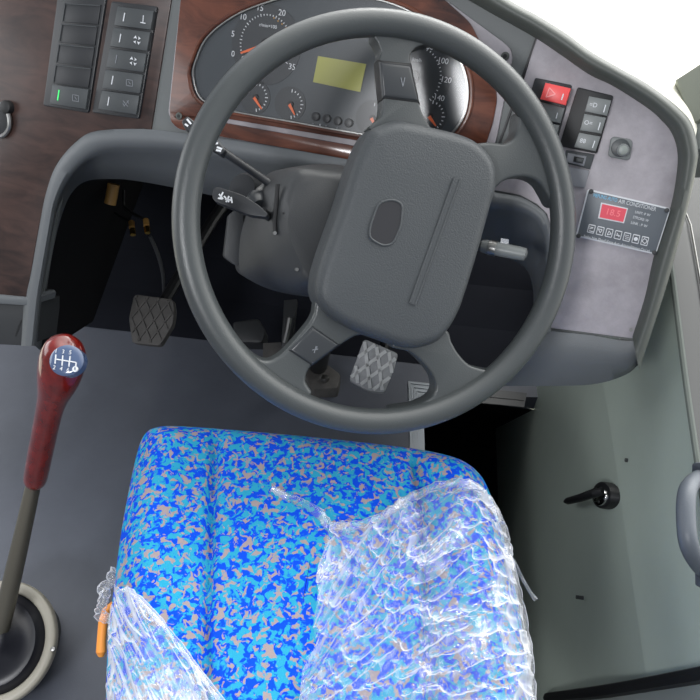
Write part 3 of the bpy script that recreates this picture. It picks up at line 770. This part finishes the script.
# lower left stalk: wide paddle
st = thing('wiper_stalk', 'short wide paddle stalk with white wiper marks left of the column', 'stalk', at(274, 222, .885))
pp = [(214, 186), (221, 186.5), (226, 196), (214, 198)]
PLc = Plane(at(240, 202, .865), camdir((-.1, .1, 1)), ROT @ Vector((1, -.35, 0)))
obj('paddle', slab(PLc, rounded([(212, 196), (214, 187.5), (219, 187), (243, 195), (260, 206), (268, 214), (266, 217), (250, 215), (234, 209), (214, 201)], 3), -.012, .0, .003, 3), M['frame'], st)
obj('stem', tube([at(262, 212, .872), at(272, 219, .89), at(282, 226, .91)], [.006, .005, .005], 10), M['black'], st)
bm = bmesh.new()
for (a, b) in (((219, 194), (223, 199)), ((223, 192), (220, 198)), ((224, 196), (229, 202)), ((229, 196), (226, 202)), ((225, 199), (231, 200)), ((218, 198), (222, 199)), ((231, 197), (232, 203))):
    strip(PLc, a, b, .0018, .0007, .0008, bm)
obj('wiper_symbol', bm, M['mark'], st, smooth=False)
# upper left stalk: thin arm with a flattened tip
st = thing('indicator_stalk', 'long thin stalk with a marked tip reaching behind the left rim', 'stalk', at(276, 188, .90))
obj('arm', tube([at(277, 189, .90), at(262, 178, .895), at(240, 163, .885), at(221, 150, .875)], [.0055, .0048, .0045, .005], 12), M['frame'], st)
PLd = Plane(at(205, 137, .87), camdir((-.1, .1, 1)), ROT @ Vector((1, -.6, 0)))
obj('tip', slab(PLd, rounded([(181, 121), (187, 115.5), (216, 137), (226, 150), (221, 155), (210, 148), (184, 128)], 2), -.012, 0, .003, 3), M['frame'], st)
bm = bmesh.new()
for (a, b) in (((210.5, 140), (207, 145)), ((213, 139), (216, 142)), ((212, 144), (218, 143)), ((217, 147), (222, 149)), ((216, 150), (221, 151))):
    strip(PLd, a, b, .0022, .0007, .0008, bm)
obj('light_symbol', bm, M['mark'], st, smooth=False)
bm = bmesh.new()
for (a, b) in (((187, 119), (191, 124)), ((185, 124), (188, 126))): strip(PLd, a, b, .0022, .0007, .0008, bm)
obj('lamp_symbol', bm, M['mark'], st, smooth=False)
# right stalk
st = thing('retarder_stalk', 'round grey stalk with a clear tape flag right of the wheel pad', 'stalk', at(470, 246, .93))
obj('arm', tube([at(440, 241, .93), at(470, 244, .91), at(484, 246.5, .90)], [.006, .006, .007], 12), M['switch'], st)
obj('grip', tube([at(482, 246, .90), at(487, 246.8, .898), at(520, 253.5, .885), at(525.5, 254.6, .883), at(526.5, 254.9, .883)], [.0075, .0085, .0082, .0075, .004], 18), M['switchlight'], st)
obj('silver_ring', tube([at(489, 247.3, .8965), at(496, 248.8, .894)], .0092, 18), M['steel'], st)
tp = bmesh.new(); PLt = Plane(at(504, 243, .888), camdir((-.1, .1, 1)), ROT @ Vector((1, -.2, 0)))
slab(PLt, [(501, 238), (509, 239.5), (508, 248), (500, 246.5)], -.0006, 0, 0, 2, tp)

# clear film material (also the seat film)
m, n, l, b = base_mat('clear_film')
n.remove(b)
tr = n.new('ShaderNodeBsdfTransparent'); gl = n.new('ShaderNodeBsdfGlossy'); gl.inputs['Roughness'].default_value = .18
df = n.new('ShaderNodeBsdfDiffuse'); df.inputs[0].default_value = (.9, .93, 1, 1)
lw = n.new('ShaderNodeLayerWeight'); lw.inputs[0].default_value = .35
tc = n.new('ShaderNodeTexCoord'); tx = n.new('ShaderNodeTexNoise'); tx.inputs['Scale'].default_value = 120; tx.inputs['Detail'].default_value = 3; tx.inputs['Distortion'].default_value = .6
bp = n.new('ShaderNodeBump'); bp.inputs['Strength'].default_value = .5; bp.inputs['Distance'].default_value = .002
l.new(tc.outputs['Object'], tx.inputs[0]); l.new(tx.outputs[0], bp.inputs['Height'])
l.new(bp.outputs[0], gl.inputs['Normal'])
m1 = n.new('ShaderNodeMixShader'); m1.inputs[0].default_value = .55
l.new(gl.outputs[0], m1.inputs[1]); l.new(df.outputs[0], m1.inputs[2])
rp_ = n.new('ShaderNodeMapRange'); rp_.inputs[1].default_value = .22; rp_.inputs[2].default_value = .70; rp_.inputs[3].default_value = .10; rp_.inputs[4].default_value = .9
l.new(lw.outputs['Facing'], rp_.inputs[0])
m2 = n.new('ShaderNodeMixShader'); hz_ = n.new('ShaderNodeTexNoise'); hz_.inputs['Scale'].default_value = 22; hz_.inputs['Detail'].default_value = 3
hm_ = n.new('ShaderNodeMapRange'); hm_.inputs[1].default_value = .5; hm_.inputs[2].default_value = .75; hm_.inputs[3].default_value = 0; hm_.inputs[4].default_value = .45
ha_ = n.new('ShaderNodeMath'); ha_.operation = 'ADD'; ha_.use_clamp = True
l.new(tc.outputs['Object'], hz_.inputs[0]); l.new(hz_.outputs[0], hm_.inputs[0]); l.new(rp_.outputs[0], ha_.inputs[0]); l.new(hm_.outputs[0], ha_.inputs[1]); l.new(ha_.outputs[0], m2.inputs[0]); l.new(tr.outputs[0], m2.inputs[1]); l.new(m1.outputs[0], m2.inputs[2])
l.new(m2.outputs[0], n['Material Output'].inputs[0])
M['film'] = m
obj('tape_flag', tp, M['film'], st, smooth=False)

# ------------------------------------------------------------------ pedals
def pedal(name, label, px, d_, mat, lat, arm_to, ncols=4, nrows=4):
    c_ = (sum(p[0] for p in px) / len(px), sum(p[1] for p in px) / len(px))
    t = thing(name, label, 'pedal', at(*c_, d_ + .03))
    pl = Plane(at(*c_, d_), camdir((0, .15, 1)), ROT @ Vector((px[1][0] - px[0][0], px[0][1] - px[1][1], 0)))
    pad = obj('pad', slab(pl, rounded(px, 4), -.022, 0, .003), mat, t)
    L = [Vector(pl.loc(*p)) for p in px]; lo_ = Vector((min(v.x for v in L), min(v.y for v in L))); hi_ = Vector((max(v.x for v in L), max(v.y for v in L)))
    # raised diamond lattice clipped to the pad outline
    def inside(p):
        r_ = False; n_ = len(L)
        for i in range(n_):
            a, b = L[i], L[i - 1]
            if (a.y > p.y) != (b.y > p.y) and p.x < (b.x - a.x) * (p.y - a.y) / (b.y - a.y) + a.x: r_ = not r_
        return r_
    bm = bmesh.new(); wd = hi_.x - lo_.x; step = wd / ncols
    for sgn in (1, -1):
        dr = Vector((math.cos(R(60)), sgn * math.sin(R(60))))
        for k_ in range(-12, 24):
            s0_ = Vector((lo_.x + k_ * step, lo_.y if sgn > 0 else hi_.y)); run = []
            for j in range(0, 90):
                p = s0_ + dr * j * .0035
                if inside(p): run.append(p)
            if len(run) > 2:
                a, b = run[1], run[-2]; dd = (b - a).normalized(); q = Vector((-dd.y, dd.x)) * lat
                sq = [a - q, b - q, b + q, a + q]
                bm_poly_prism(bm, [pl.pt(v.x, v.y, .004) for v in sq], [pl.pt(v.x, v.y, -.001) for v in sq])
    obj('diamond_tread', bm, M['tread'] if ncols == 3 else mat, pad, smooth=False)
    a0 = at(*c_, d_ + .015)
    obj('arm', tube([a0, a0.lerp(arm_to, .4) + Vector((0, 0, .02)), arm_to], [.012, .013, .014], 10), M['black'], t)
    return t
pedal('clutch_pedal', 'dark rubber clutch pedal with diamond tread on the left of the foot well', [(134, 294), (173, 299), (174.5, 310), (173, 324), (160, 346), (132, 343), (128.5, 318)], 1.52, M['rubber'], .0016, Vector((-.36, 1.80, .40)), 4)
pedal('brake_pedal', 'worn pale grey brake pedal with bold diamond tread seen through the wheel', [(364, 338.5), (398.5, 353.5), (394, 370), (384.5, 393), (368, 391), (349, 380)], 1.50, M['rubberlight'], .0034, Vector((.10, 1.80, .40)), 3)
# bracket, foot plates between the pedals
br = thing('pedal_bracket', 'grey metal pedal bracket on the floor behind the bottom-left spoke', 'bracket', toz(290, 375, 0))
bpz = Plane(at(290, 345, 1.60), camdir((0, .25, 1)), ROT @ Vector((1, -.05, 0)))
obj('plate', slab(bpz, [(263, 343), (281, 342), (283, 371), (262, 371)], -.02, 0, .002), M['rubber'], br)
obj('side_plate', slab(bpz, [(284, 300), (297, 299), (292, 345), (281, 348)], -.02, .005, .002), M['dark'], br)
obj('foot', slab(FZ, rounded([(300, 366), (322, 360), (341, 374), (338, 388), (312, 389)], 3), 0, .03, .004), M['rubber'], br)
obj('bolt', disc(FZ, 325, 377, .042, .009, .012, 6, .001), M['steel'], br)
obj('spring_rod', tube([at(290, 318, 1.57), at(288, 330, 1.57), at(285, 342, 1.58)], .006, 8), M['steel'], br)
tag(obj('cable_cover', slab(bpz, rounded([(232, 322), (258, 318), (266, 330), (262, 343), (236, 342)], 4), -.08, -.02, .004), M['dark']), 'dark moulded cable cover on the foot well floor left of the bracket', 'cover')
# hoses and connectors up in the dark foot well
tag(obj('hose_end', tube([at(113.5, 184, 1.34), at(112, 194, 1.345), at(110, 204, 1.35)], .0105, 14), M['hose']), 'short tan hose end hanging in the dark foot well', 'hose')
for (x, y, lb) in ((133, 232, 'small brass connector in the foot well, nearer the tan hose'), (147.5, 230, 'small brass connector in the foot well, nearer the wheel rim')):
    t = thing('brass_connector', lb, 'connector', at(x, y, 1.48), 'brass connectors in the foot well')
    obj('body', tube([at(x - 1.5, y - 10, 1.49), at(x - 1, y - 4, 1.48)], .006, 10), M['hose'], t)
    obj('nut', tube([at(x - .5, y - 3, 1.48), at(x, y + 3, 1.475)], .0058, 6), M['brass'], t)
    obj('cable', tube([at(x - 1.5, y - 10, 1.49), at(x - 14, y - 16, 1.50), at(x - 24, y - 24, 1.5), at(x - 24, y - 40, 1.5)], .003, 8), M['black'], t)
cb = spline([at(150, 236, 1.50), at(158, 255, 1.53), at(163, 275, 1.56), at(164, 292, 1.6)], 14)
tag(obj('cable', tube(cb, .004, 8), M['dark']), 'thin dark cable running down the foot well towards the clutch pedal', 'cable')

# ------------------------------------------------------------------ gear lever
gl_ = thing('gear_lever', 'gear lever with red lacquered wooden grip and shift pattern cap', 'gear lever', at(-2, 640, 1.36))
axp = [((-4, 642), 1.19, 17), ((6, 605), 1.17, 17), ((20, 545), 1.13, 15.5), ((34, 482), 1.09, 14)]
obj('rod', tube(spline([at(*p, d_) for p, d_, w in axp], 14), [.0155, .0153, .0151, .0149, .0147, .0142, .0138, .0134, .013, .0125, .012, .0115, .011, .0105], 18), M['rod'], gl_)
gp = [((34, 484), 1.085, 17), ((35, 480), 1.08, 22), ((37, 470), 1.065, 23.5), ((43, 440), 1.025, 24.5), ((49, 412), .985, 26), ((53, 397), .965, 30), ((57, 384), .95, 38), ((60, 372), .938, 43.5), ((62.5, 361), .928, 45), ((64, 352), .92, 42), ((65.5, 345), .914, 34), ((66.5, 340.5), .91, 20), ((67, 339), .908, 6)]
gsp = spline([at(*p, d_) for p, d_, w in gp], 40); gr_ = spline([(w / 2 * d_ / FPX, 0) for p, d_, w in gp], 40)
obj('wooden_grip', tube(gsp, [max(r_.x, .001) for r_ in gr_], 24), M['redwood'], gl_, angle=60)
KN = Plane(at(65, 360, .884), camdir((-.05, .22, 1)), ROT @ Vector((1, -.12, 0)))
cap = bmesh.new()
c_ = KN.loc(65.5, 360, .0)
rows = []
for a_ in (0, 20, 40, 60, 80):
    rr = .0208 * math.cos(R(a_)); hh = .003 * math.sin(R(a_))
    rows.append([KN.pt(c_[0] + rr * math.cos(6.28318 * i / 32), c_[1] + rr * .9 * math.sin(6.28318 * i / 32), hh - .003) for i in range(32)])
rows = [[p - KN.n * .012 for p in rows[0]]] + rows
capo = obj('pattern_cap', loft(rows, True, True), M['gate'], gl_)
bm = bmesh.new(); HK = .0010
for (a, b) in (((55.7, 354.5), (54.8, 363.5)), ((62.7, 355.3), (61.8, 365.5)), ((70, 356), (68.7, 366.5)), ((55.5, 359), (76, 362.3)), ((76, 362.3), (75.2, 367.5))):
    strip(KN, a, b, .0012, HK, .002, bm)
obj('shift_lines', bm, M['mark'], capo, smooth=False)
for s_, (x, y) in (('1', (56, 351)), ('3', (63.2, 351.8)), ('5', (70.3, 352.6)), ('2', (54.2, 367.5)), ('4', (61.2, 368.8)), ('6', (68, 370))):
    text('numeral', s_, KN, x, y, HK, .0068, M['mark'], capo)
obj('reverse_dot', disc(KN, 75, 369, HK, .0034, .002, 16), M['mark'], capo)
text('numeral', 'R', KN, 75, 369, HK + .0002, .005, M['gate'], capo)

gb = thing('gear_lever_boot', 'black rubber boot in a pale metal ring at the gear lever base', 'gear boot', toz(-2, 640, 0))
BT = Plane(at(-2, 641, 1.20), (camdir((.05, .1, 1)) + Vector((0, 0, .6))).normalized(), Vector((1, 0, 0)))
cb_ = BT.loc(-2, 641, 0)
cb_ = BT.loc(-3, 643, 0)
KR = 1.20 / 1.40 * .985
def bring(r_, h, n_=56): return [BT.pt(cb_[0] + r_ * KR * math.cos(6.28318 * i / n_), cb_[1] + r_ * KR * 1.04 * math.sin(6.28318 * i / n_), h) for i in range(n_)]
obj('ring', loft([bring(.109, -.012), bring(.109, .001), bring(.106, .004), bring(.092, .004), bring(.089, .001), bring(.089, -.012)], True), M['ringtan'], gb, angle=50)
obj('boot', loft([bring(.0895, -.006), bring(.086, .0), bring(.075, .012), bring(.06, .012), bring(.052, .02), bring(.036, .024), bring(.03, .034), bring(.018, .038), bring(.010, .04)], True, True), M['boot'], gb, angle=50)
obj('housing', loft([bring(.104, -.008), [p - BT.n * (p.z / BT.n.z) for p in bring(.080, -.008)]], True, True), M['dark'], gb)
for (x, y) in ((52.5, 649), (-30, 600)):
    obj('ring_screw', disc(BT, x, y, .007, .004, .006, 12, .001), M['steel'], gb)

# ------------------------------------------------------------------ driver's seat
m, n, l, b = base_mat('seat_fabric')
tc = n.new('ShaderNodeTexCoord')
def nz(scale, det, dist, off):
    mp = n.new('ShaderNodeMapping'); mp.inputs['Location'].default_value = off
    t = n.new('ShaderNodeTexNoise'); t.inputs['Scale'].default_value = scale; t.inputs['Detail'].default_value = det; t.inputs['Distortion'].default_value = dist
    l.new(tc.outputs['Object'], mp.inputs[0]); l.new(mp.outputs[0], t.inputs[0]); return t
def ramp(src, stops):
    r = n.new('ShaderNodeValToRGB'); r.color_ramp.interpolation = 'LINEAR'
    el = r.color_ramp.elements
    while len(el) < len(stops): el.new(.5)
    for q, (p, c_) in zip(el, stops): q.position = p; q.color = c_
    l.new(src.outputs[0], r.inputs[0]); return r
BLUE, CYAN, PINK = lin(8, 70, 204), lin(42, 148, 182), lin(148, 136, 138)
k1 = nz(112, 4, .6, (0, 0, 0)); k2 = nz(112, 3.5, .9, (3.1, 1.7, 5)); k3 = nz(160, 2, .5, (7, 2, 1))
r1 = ramp(k1, [(.47, (0, 0, 0, 1)), (.53, (1, 1, 1, 1))]); r2 = ramp(k2, [(.548, (0, 0, 0, 1)), (.59, (1, 1, 1, 1))])
mx1 = n.new('ShaderNodeMix'); mx1.data_type = 'RGBA'; mx1.inputs[6].default_value = BLUE; mx1.inputs[7].default_value = CYAN
mx2 = n.new('ShaderNodeMix'); mx2.data_type = 'RGBA'; mx2.inputs[7].default_value = PINK
l.new(r1.outputs[0], mx1.inputs[0]); l.new(mx1.outputs[2], mx2.inputs[6]); l.new(r2.outputs[0], mx2.inputs[0]); l.new(mx2.outputs[2], b.inputs['Base Color'])
b.inputs['Roughness'].default_value = .9; b.inputs['Specular IOR Level'].default_value = .12
bp = n.new('ShaderNodeBump'); bp.inputs['Strength'].default_value = .3; bp.inputs['Distance'].default_value = .001
t_ = n.new('ShaderNodeTexNoise'); t_.inputs['Scale'].default_value = 1100; l.new(tc.outputs['Object'], t_.inputs[0]); l.new(t_.outputs[0], bp.inputs['Height']); l.new(bp.outputs[0], b.inputs['Normal'])
M['fabric'] = m

S = Plane(toz(310, 560, .50), Vector((0, -.07, 1)), Vector((1, 0, 0)))
seat_px = [(103, 760), (105, 700), (107, 645), (113, 590), (121, 530), (130, 482), (137, 452), (143, 438), (155, 430.5), (180, 428.5), (250, 433.5), (330, 441), (400, 449), (437, 455), (463, 463), (481, 477), (492, 498), (504, 538), (514, 580), (522, 622), (528, 662), (532, 705), (534, 765), (480, 800), (320, 805), (150, 800)]
NO = 260
op = [Vector(S.loc(p.x, p.y, -.028)) for p in spline(seat_px, NO, True)]
OUT = np.array([(p.x, p.y) for p in op])
b_front = OUT[:, 1].max(); b_back = OUT[:, 1].min(); a_mid = (OUT[:, 0].max() + OUT[:, 0].min()) / 2
GL = [Vector(S.loc(*p)) for p in ((216, 440), (212, 500), (207, 600), (203, 700), (200, 780))]
GR = [Vector(S.loc(*p)) for p in ((412, 455), (419, 500), (424, 560), (428, 640), (432, 780))]
def ga(Gp, bb):
    for p, q in zip(Gp[:-1], Gp[1:]):
        if q.y <= bb <= p.y: f = (bb - p.y) / (q.y - p.y); return p.x + (q.x - p.x) * f
    return Gp[0].x if bb > Gp[0].y else Gp[-1].x
def signed_d(a, bb):
    P = np.array([a, bb]); A = OUT; B = np.roll(OUT, -1, 0); AB = B - A
    t = np.clip(((P - A) * AB).sum(1) / (AB * AB).sum(1), 0, 1); D = np.hypot(*(P - (A + AB * t[:, None])).T); dmin = D.min()
    ins = ((A[:, 1] > bb) != (B[:, 1] > bb)) & (a < (B[:, 0] - A[:, 0]) * (bb - A[:, 1]) / (B[:, 1] - A[:, 1] + 1e-12) + A[:, 0])
    return dmin if ins.sum() % 2 else -dmin
RE = .035
def seat_h(a, bb, groove=True):
    d_ = signed_d(a, bb)
    if d_ < 0: return -RE + d_ * 4.0
    h = -RE + math.sqrt(max(0, RE * RE - (RE - min(d_, RE)) ** 2))
    fade = min(1, max(0, (d_ - .012) / .03))
    for Gp, sg in ((GL, -1), (GR, 1)):
        x = a - ga(Gp, bb)
        if groove: h -= .011 * fade * math.exp(-(x / .0055) ** 2)
        out = max(0, x * sg); h += fade * .016 * min(1, out / .05)
    h += .010 * fade * math.exp(-((a - a_mid) / .09) ** 2)
    return h
seat = thing('driver_seat', 'driver seat cushion in blue, cyan and beige speckled fabric', 'seat', Vector((S.o.x, S.o.y, 0)))
rows = []
for hh, dd in ((-.13, .02), (-.12, .004), (-.10, 0), (-.07, -.003), (-.05, -.002)):
    cen2 = Vector((a_mid, (b_front + b_back) / 2))
    rows.append([S.pt(*(p + (cen2 - p).normalized() * dd), hh) for p in op])
spine = [Vector((a_mid, min(max(p.y, b_back + .2), b_front - .2))) for p in op]
for t_ in [0, .006, .014, .024, .036, .05, .066, .084, .104, .126, .15] + [.15 + .85 * k_ / 50 for k_ in range(1, 51)]:
    rr = []
    for p, s_ in zip(op, spine):
        q = p.lerp(s_, min(t_, .999)); rr.append(S.pt(q.x, q.y, seat_h(q.x, q.y)))
    rows.append(rr)
bm = loft(rows, True, False); bmesh.ops.remove_doubles(bm, verts=bm.verts, dist=.0004)
cu = obj('cushion', bm, M['fabric'], seat, angle=80)
obj('cushion_pan', loft([[S.pt(*(p + (cen2 - p).normalized() * .02), -.128) for p in op], [S.pt(*(p + (cen2 - p).normalized() * .05), -.16) for p in op]], True, True), M['black'], seat)
bm = bmesh.new(); c0 = S.pt(a_mid - .06, (b_front + b_back) / 2 - .05, 0)
box(bm, (c0.x - .02, c0.y, .18), ((1, 0, 0), (0, 1, 0), (0, 0, 1)), (.12, .16, .182), .01)
obj('pedestal', bm, M['black'], seat)
lv = obj('adjuster_lever', tube([at(114, 604, .88), at(106, 611, .875), at(103, 622, .87), at(101.5, 640, .865), at(101, 652, .86), at(101, 656, .86)], [.005, .006, .0065, .0065, .007, .004], 14, flat=.8), M['orange'], seat)
lv['label'] = 'orange adjuster lever on the cushion side'

# ------------------------------------------------------------------ clear film over the seat
def coons(Lf, Rt, Tp, Bt, nu, nv):
    Ls, Rs, Ts, Bs = spline(Lf, nv), spline(Rt, nv), spline(Tp, nu), spline(Bt, nu); out = []
    for j in range(nv):
        v = j / (nv - 1); row = []
        for i in range(nu):
            u = i / (nu - 1)
            p = Ls[j] * (1 - u) + Rs[j] * u + Ts[i] * (1 - v) + Bs[i] * v - (Ts[0] * (1 - u) * (1 - v) + Ts[-1] * u * (1 - v) + Bs[0] * (1 - u) * v + Bs[-1] * u * v)
            row.append(p)
        out.append(row)
    return out
def ridge(x, y, z=0.0, pw=3):
    return (1 - abs(noise.noise(Vector((x, y, z))))) ** pw
def film(grid, ang, amp, fine, seed, lift=.004, dirfn=None):
    rows = []
    for row in grid:
        rr = []
        for p in row:
            a, bb = S.loc(p.x, p.y, .018); an = dirfn(p.x, p.y) if dirfn else ang
            ca, sa = math.cos(an), math.sin(an); x = a * ca + bb * sa; y = -a * sa + bb * ca
            wob = noise.noise(Vector((a * 14, bb * 14, seed))) * .007
            h = amp * ridge(x * 9, (y + wob) * 75, seed, 5) + amp * .45 * ridge(x * 13 + 2, (y + wob * .5) * 150, seed + 7, 4) + amp * .6 * ridge(x * 26 + 5, (y - wob) * 48, seed + 4, 5)
            h += fine * ridge(a * 60, bb * 60, seed + 9, 4) + .004 * noise.noise(Vector((a * 22, bb * 22, seed + 2)))
            sh = max(seat_h(a, bb, False), -.075)
            rr.append(S.pt(a, bb, sh + lift + h))
        rows.append(rr)
    return loft(rows)
fm = thing('plastic_wrap', 'crumpled clear plastic film over the right side of the blue seat', 'plastic film', S.hit(420, 600, 0))
left = [(330, 527), (325, 548), (316, 580), (318, 600), (313, 630), (316, 648), (303, 672), (298, 720)]
right = [(500, 504), (511, 528), (513, 548), (519, 572), (527, 600), (534, 640), (537, 680), (538, 720)]
topc = [(330, 527), (346, 527), (375, 519), (392, 508), (412, 494), (440, 486), (470, 487), (488, 494), (500, 504)]
botc = [(298, 720), (380, 722), (460, 722), (538, 720)]
def dirr(x, y):
    # folds fan out from the lower left towards the right edge
    return math.atan2(-(y - 800), x - 230) * .9 if x > 400 else math.atan2(-(y - 740), x - 260) + .1
obj('sheet', film(coons([Vector(p) for p in left], [Vector(p) for p in right], [Vector(p) for p in topc], [Vector(p) for p in botc], 210, 210), .7, .012, .005, 1.3, dirfn=dirr), M['film'], fm, angle=70)
# rolled edge strip reaching to the upper left
ed = [S.hit(p.x, p.y, .010) for p in spline([(272, 488), (285, 496), (300, 503), (318, 514), (332, 530), (345, 528)], 40)]
obj('twisted_tail', tube([p + S.n * .004 * noise.noise(p * 60) for p in ed], [.004 + .005 * (i / 39) + .002 * noise.noise(Vector((i * .9, 0, 0))) for i in range(40)], 9, flat=.5), M['film'], fm, angle=70)
hp_ = [Vector(S.loc(p.x, p.y, .018)) for p in spline(topc + right[1:], 90)]
obj('rolled_hem', tube([S.pt(q.x, q.y, max(-.05, seat_h(q.x, q.y, False)) + .010 + .003 * noise.noise(Vector((i * .5, 9, 0)))) for i, q in enumerate(hp_)], [.005 + .0025 * noise.noise(Vector((i * .6, 2, 0))) for i in range(90)], 9, flat=.6), M['film'], fm, angle=70)
obj('loose_end', tube([at(513, 560, .90), at(522, 578, .895), at(530, 592, .89), at(536, 600, .885)], [.0025, .002, .002, .003], 8), M['film'], fm, angle=70)
f2 = thing('plastic_wrap', 'crumpled clear plastic film over the near left corner of the seat', 'plastic film', S.hit(140, 660, 0))
left = [(113, 588), (107, 612), (105, 640), (104, 670), (103, 725)]
right = [(128, 590), (150, 612), (175, 640), (200, 672), (238, 725)]
topc = [(113, 588), (118, 587), (128, 590)]; botc = [(103, 725), (150, 727), (238, 725)]
obj('sheet', film(coons([Vector(p) for p in left], [Vector(p) for p in right], [Vector(p) for p in topc], [Vector(p) for p in botc], 130, 150), -.9, .012, .004, 6.1), M['film'], f2, angle=70)
pf = spline([(116, 588), (128, 590), (150, 612), (175, 640), (200, 672), (238, 722)], 50)
obj('rolled_hem', tube([S.pt(*S.loc(p.x, p.y, .018), max(-.05, seat_h(*S.loc(p.x, p.y, .018), False)) + .010) for p in pf], [.004 + .003 * noise.noise(Vector((i * .4, 3, 0))) for i in range(50)], 9, flat=.6), M['film'], f2, angle=70)
bk_ = [at(116, 574, .90), at(107, 586, .885), at(103, 600, .87), at(105, 612, .865), at(109, 620, .86)]
obj('bunched_side', tube([p + Vector((noise.noise(p * 90), noise.noise(p * 80 + Vector((3, 0, 0))), 0)) * .008 for p in spline(bk_, 40)], [.006 + .004 * noise.noise(Vector((i * .7, 1, 0))) for i in range(40)], 10), M['film'], f2, angle=70)

# ------------------------------------------------------------------ door hardware
WX = Plane(Vector((XW - .012, 0, 0)), Vector((-1, 0, 0)), Vector((0, -1, 0)))
lt = thing('door_latch', 'black door latch lever with a chrome base on the green-grey wall', 'door latch', tox(601, 494, XW - .005))
obj('base', slab(WX, [(601 + 9.5 * math.cos(6.2832 * i / 24), 495 + 13.5 * math.sin(6.2832 * i / 24)) for i in range(24)], -.03, .004, .002), M['black'], lt)
obj('chrome_face', slab(WX, [(599 + 6 * math.cos(6.2832 * i / 20), 496 + 9.5 * math.sin(6.2832 * i / 20)) for i in range(20)], .002, .008, .001), M['chrome'], lt)
obj('lever', tube([tox(603, 491, XW - .022), tox(596, 492.5, XW - .03), tox(580, 498, XW - .034), tox(568, 501, XW - .034), tox(565, 501.6, XW - .034)], [.006, .0072, .0068, .0062, .003], 12), M['black'], lt)
for (x, y) in ((600, 488.5), (598, 502)):
    obj('screw', disc(WX, x, y, .009, .0025, .003, 10), M['black'], lt)
gh = thing('grab_handle', 'grey moulded pull handle on the edge of the wall under the window', 'grab handle', tox(690, 520, XW - .01))
hp = [(706, 474), (694, 481), (687, 493), (686, 520), (689, 545), (697, 562), (709, 576)]
dd = [.0, .03, .048, .052, .048, .03, .0]
obj('grip', tube(spline([tox(x, y, XW - q) for (x, y), q in zip(hp, dd)], 40), [.0098] * 40, 16, flat=.85), M['handle'], gh)
for (x, y) in ((699, 471), (702, 578)):
    obj('mount', slab(WX, rounded([(x - 8, y - 9), (x + 6, y - 9), (x + 6, y + 9), (x - 8, y + 9)], 4), -.02, .006, .003), M['handle'], gh)
for (x, y, lb) in ((625, 460, 'small dark rivet on the wall fold above the latch'), (576, 597, 'small dark rivet low on the wall beside the plastic film')):
    tag(obj('rivet', disc(WX, x, y, -.008 if x > 600 else .016, .003, .012, 10), M['dark']), lb, 'rivet')

# windscreen pillar at top right
pz = Plane(at(690, 95, .93), camdir((-.35, .1, 1)), ROT @ Vector((1, .4, 0)))
struct(obj('trim_8', slab(pz, [(676, 79), (745, 34), (760, 92), (691, 124)], -.12, 0, .003), M['pillar']))
struct(obj('trim_9', slab(pz, [(691, 125), (760, 93), (765, 150), (696, 150)], -.12, -.01, .003), M['walltrim']))
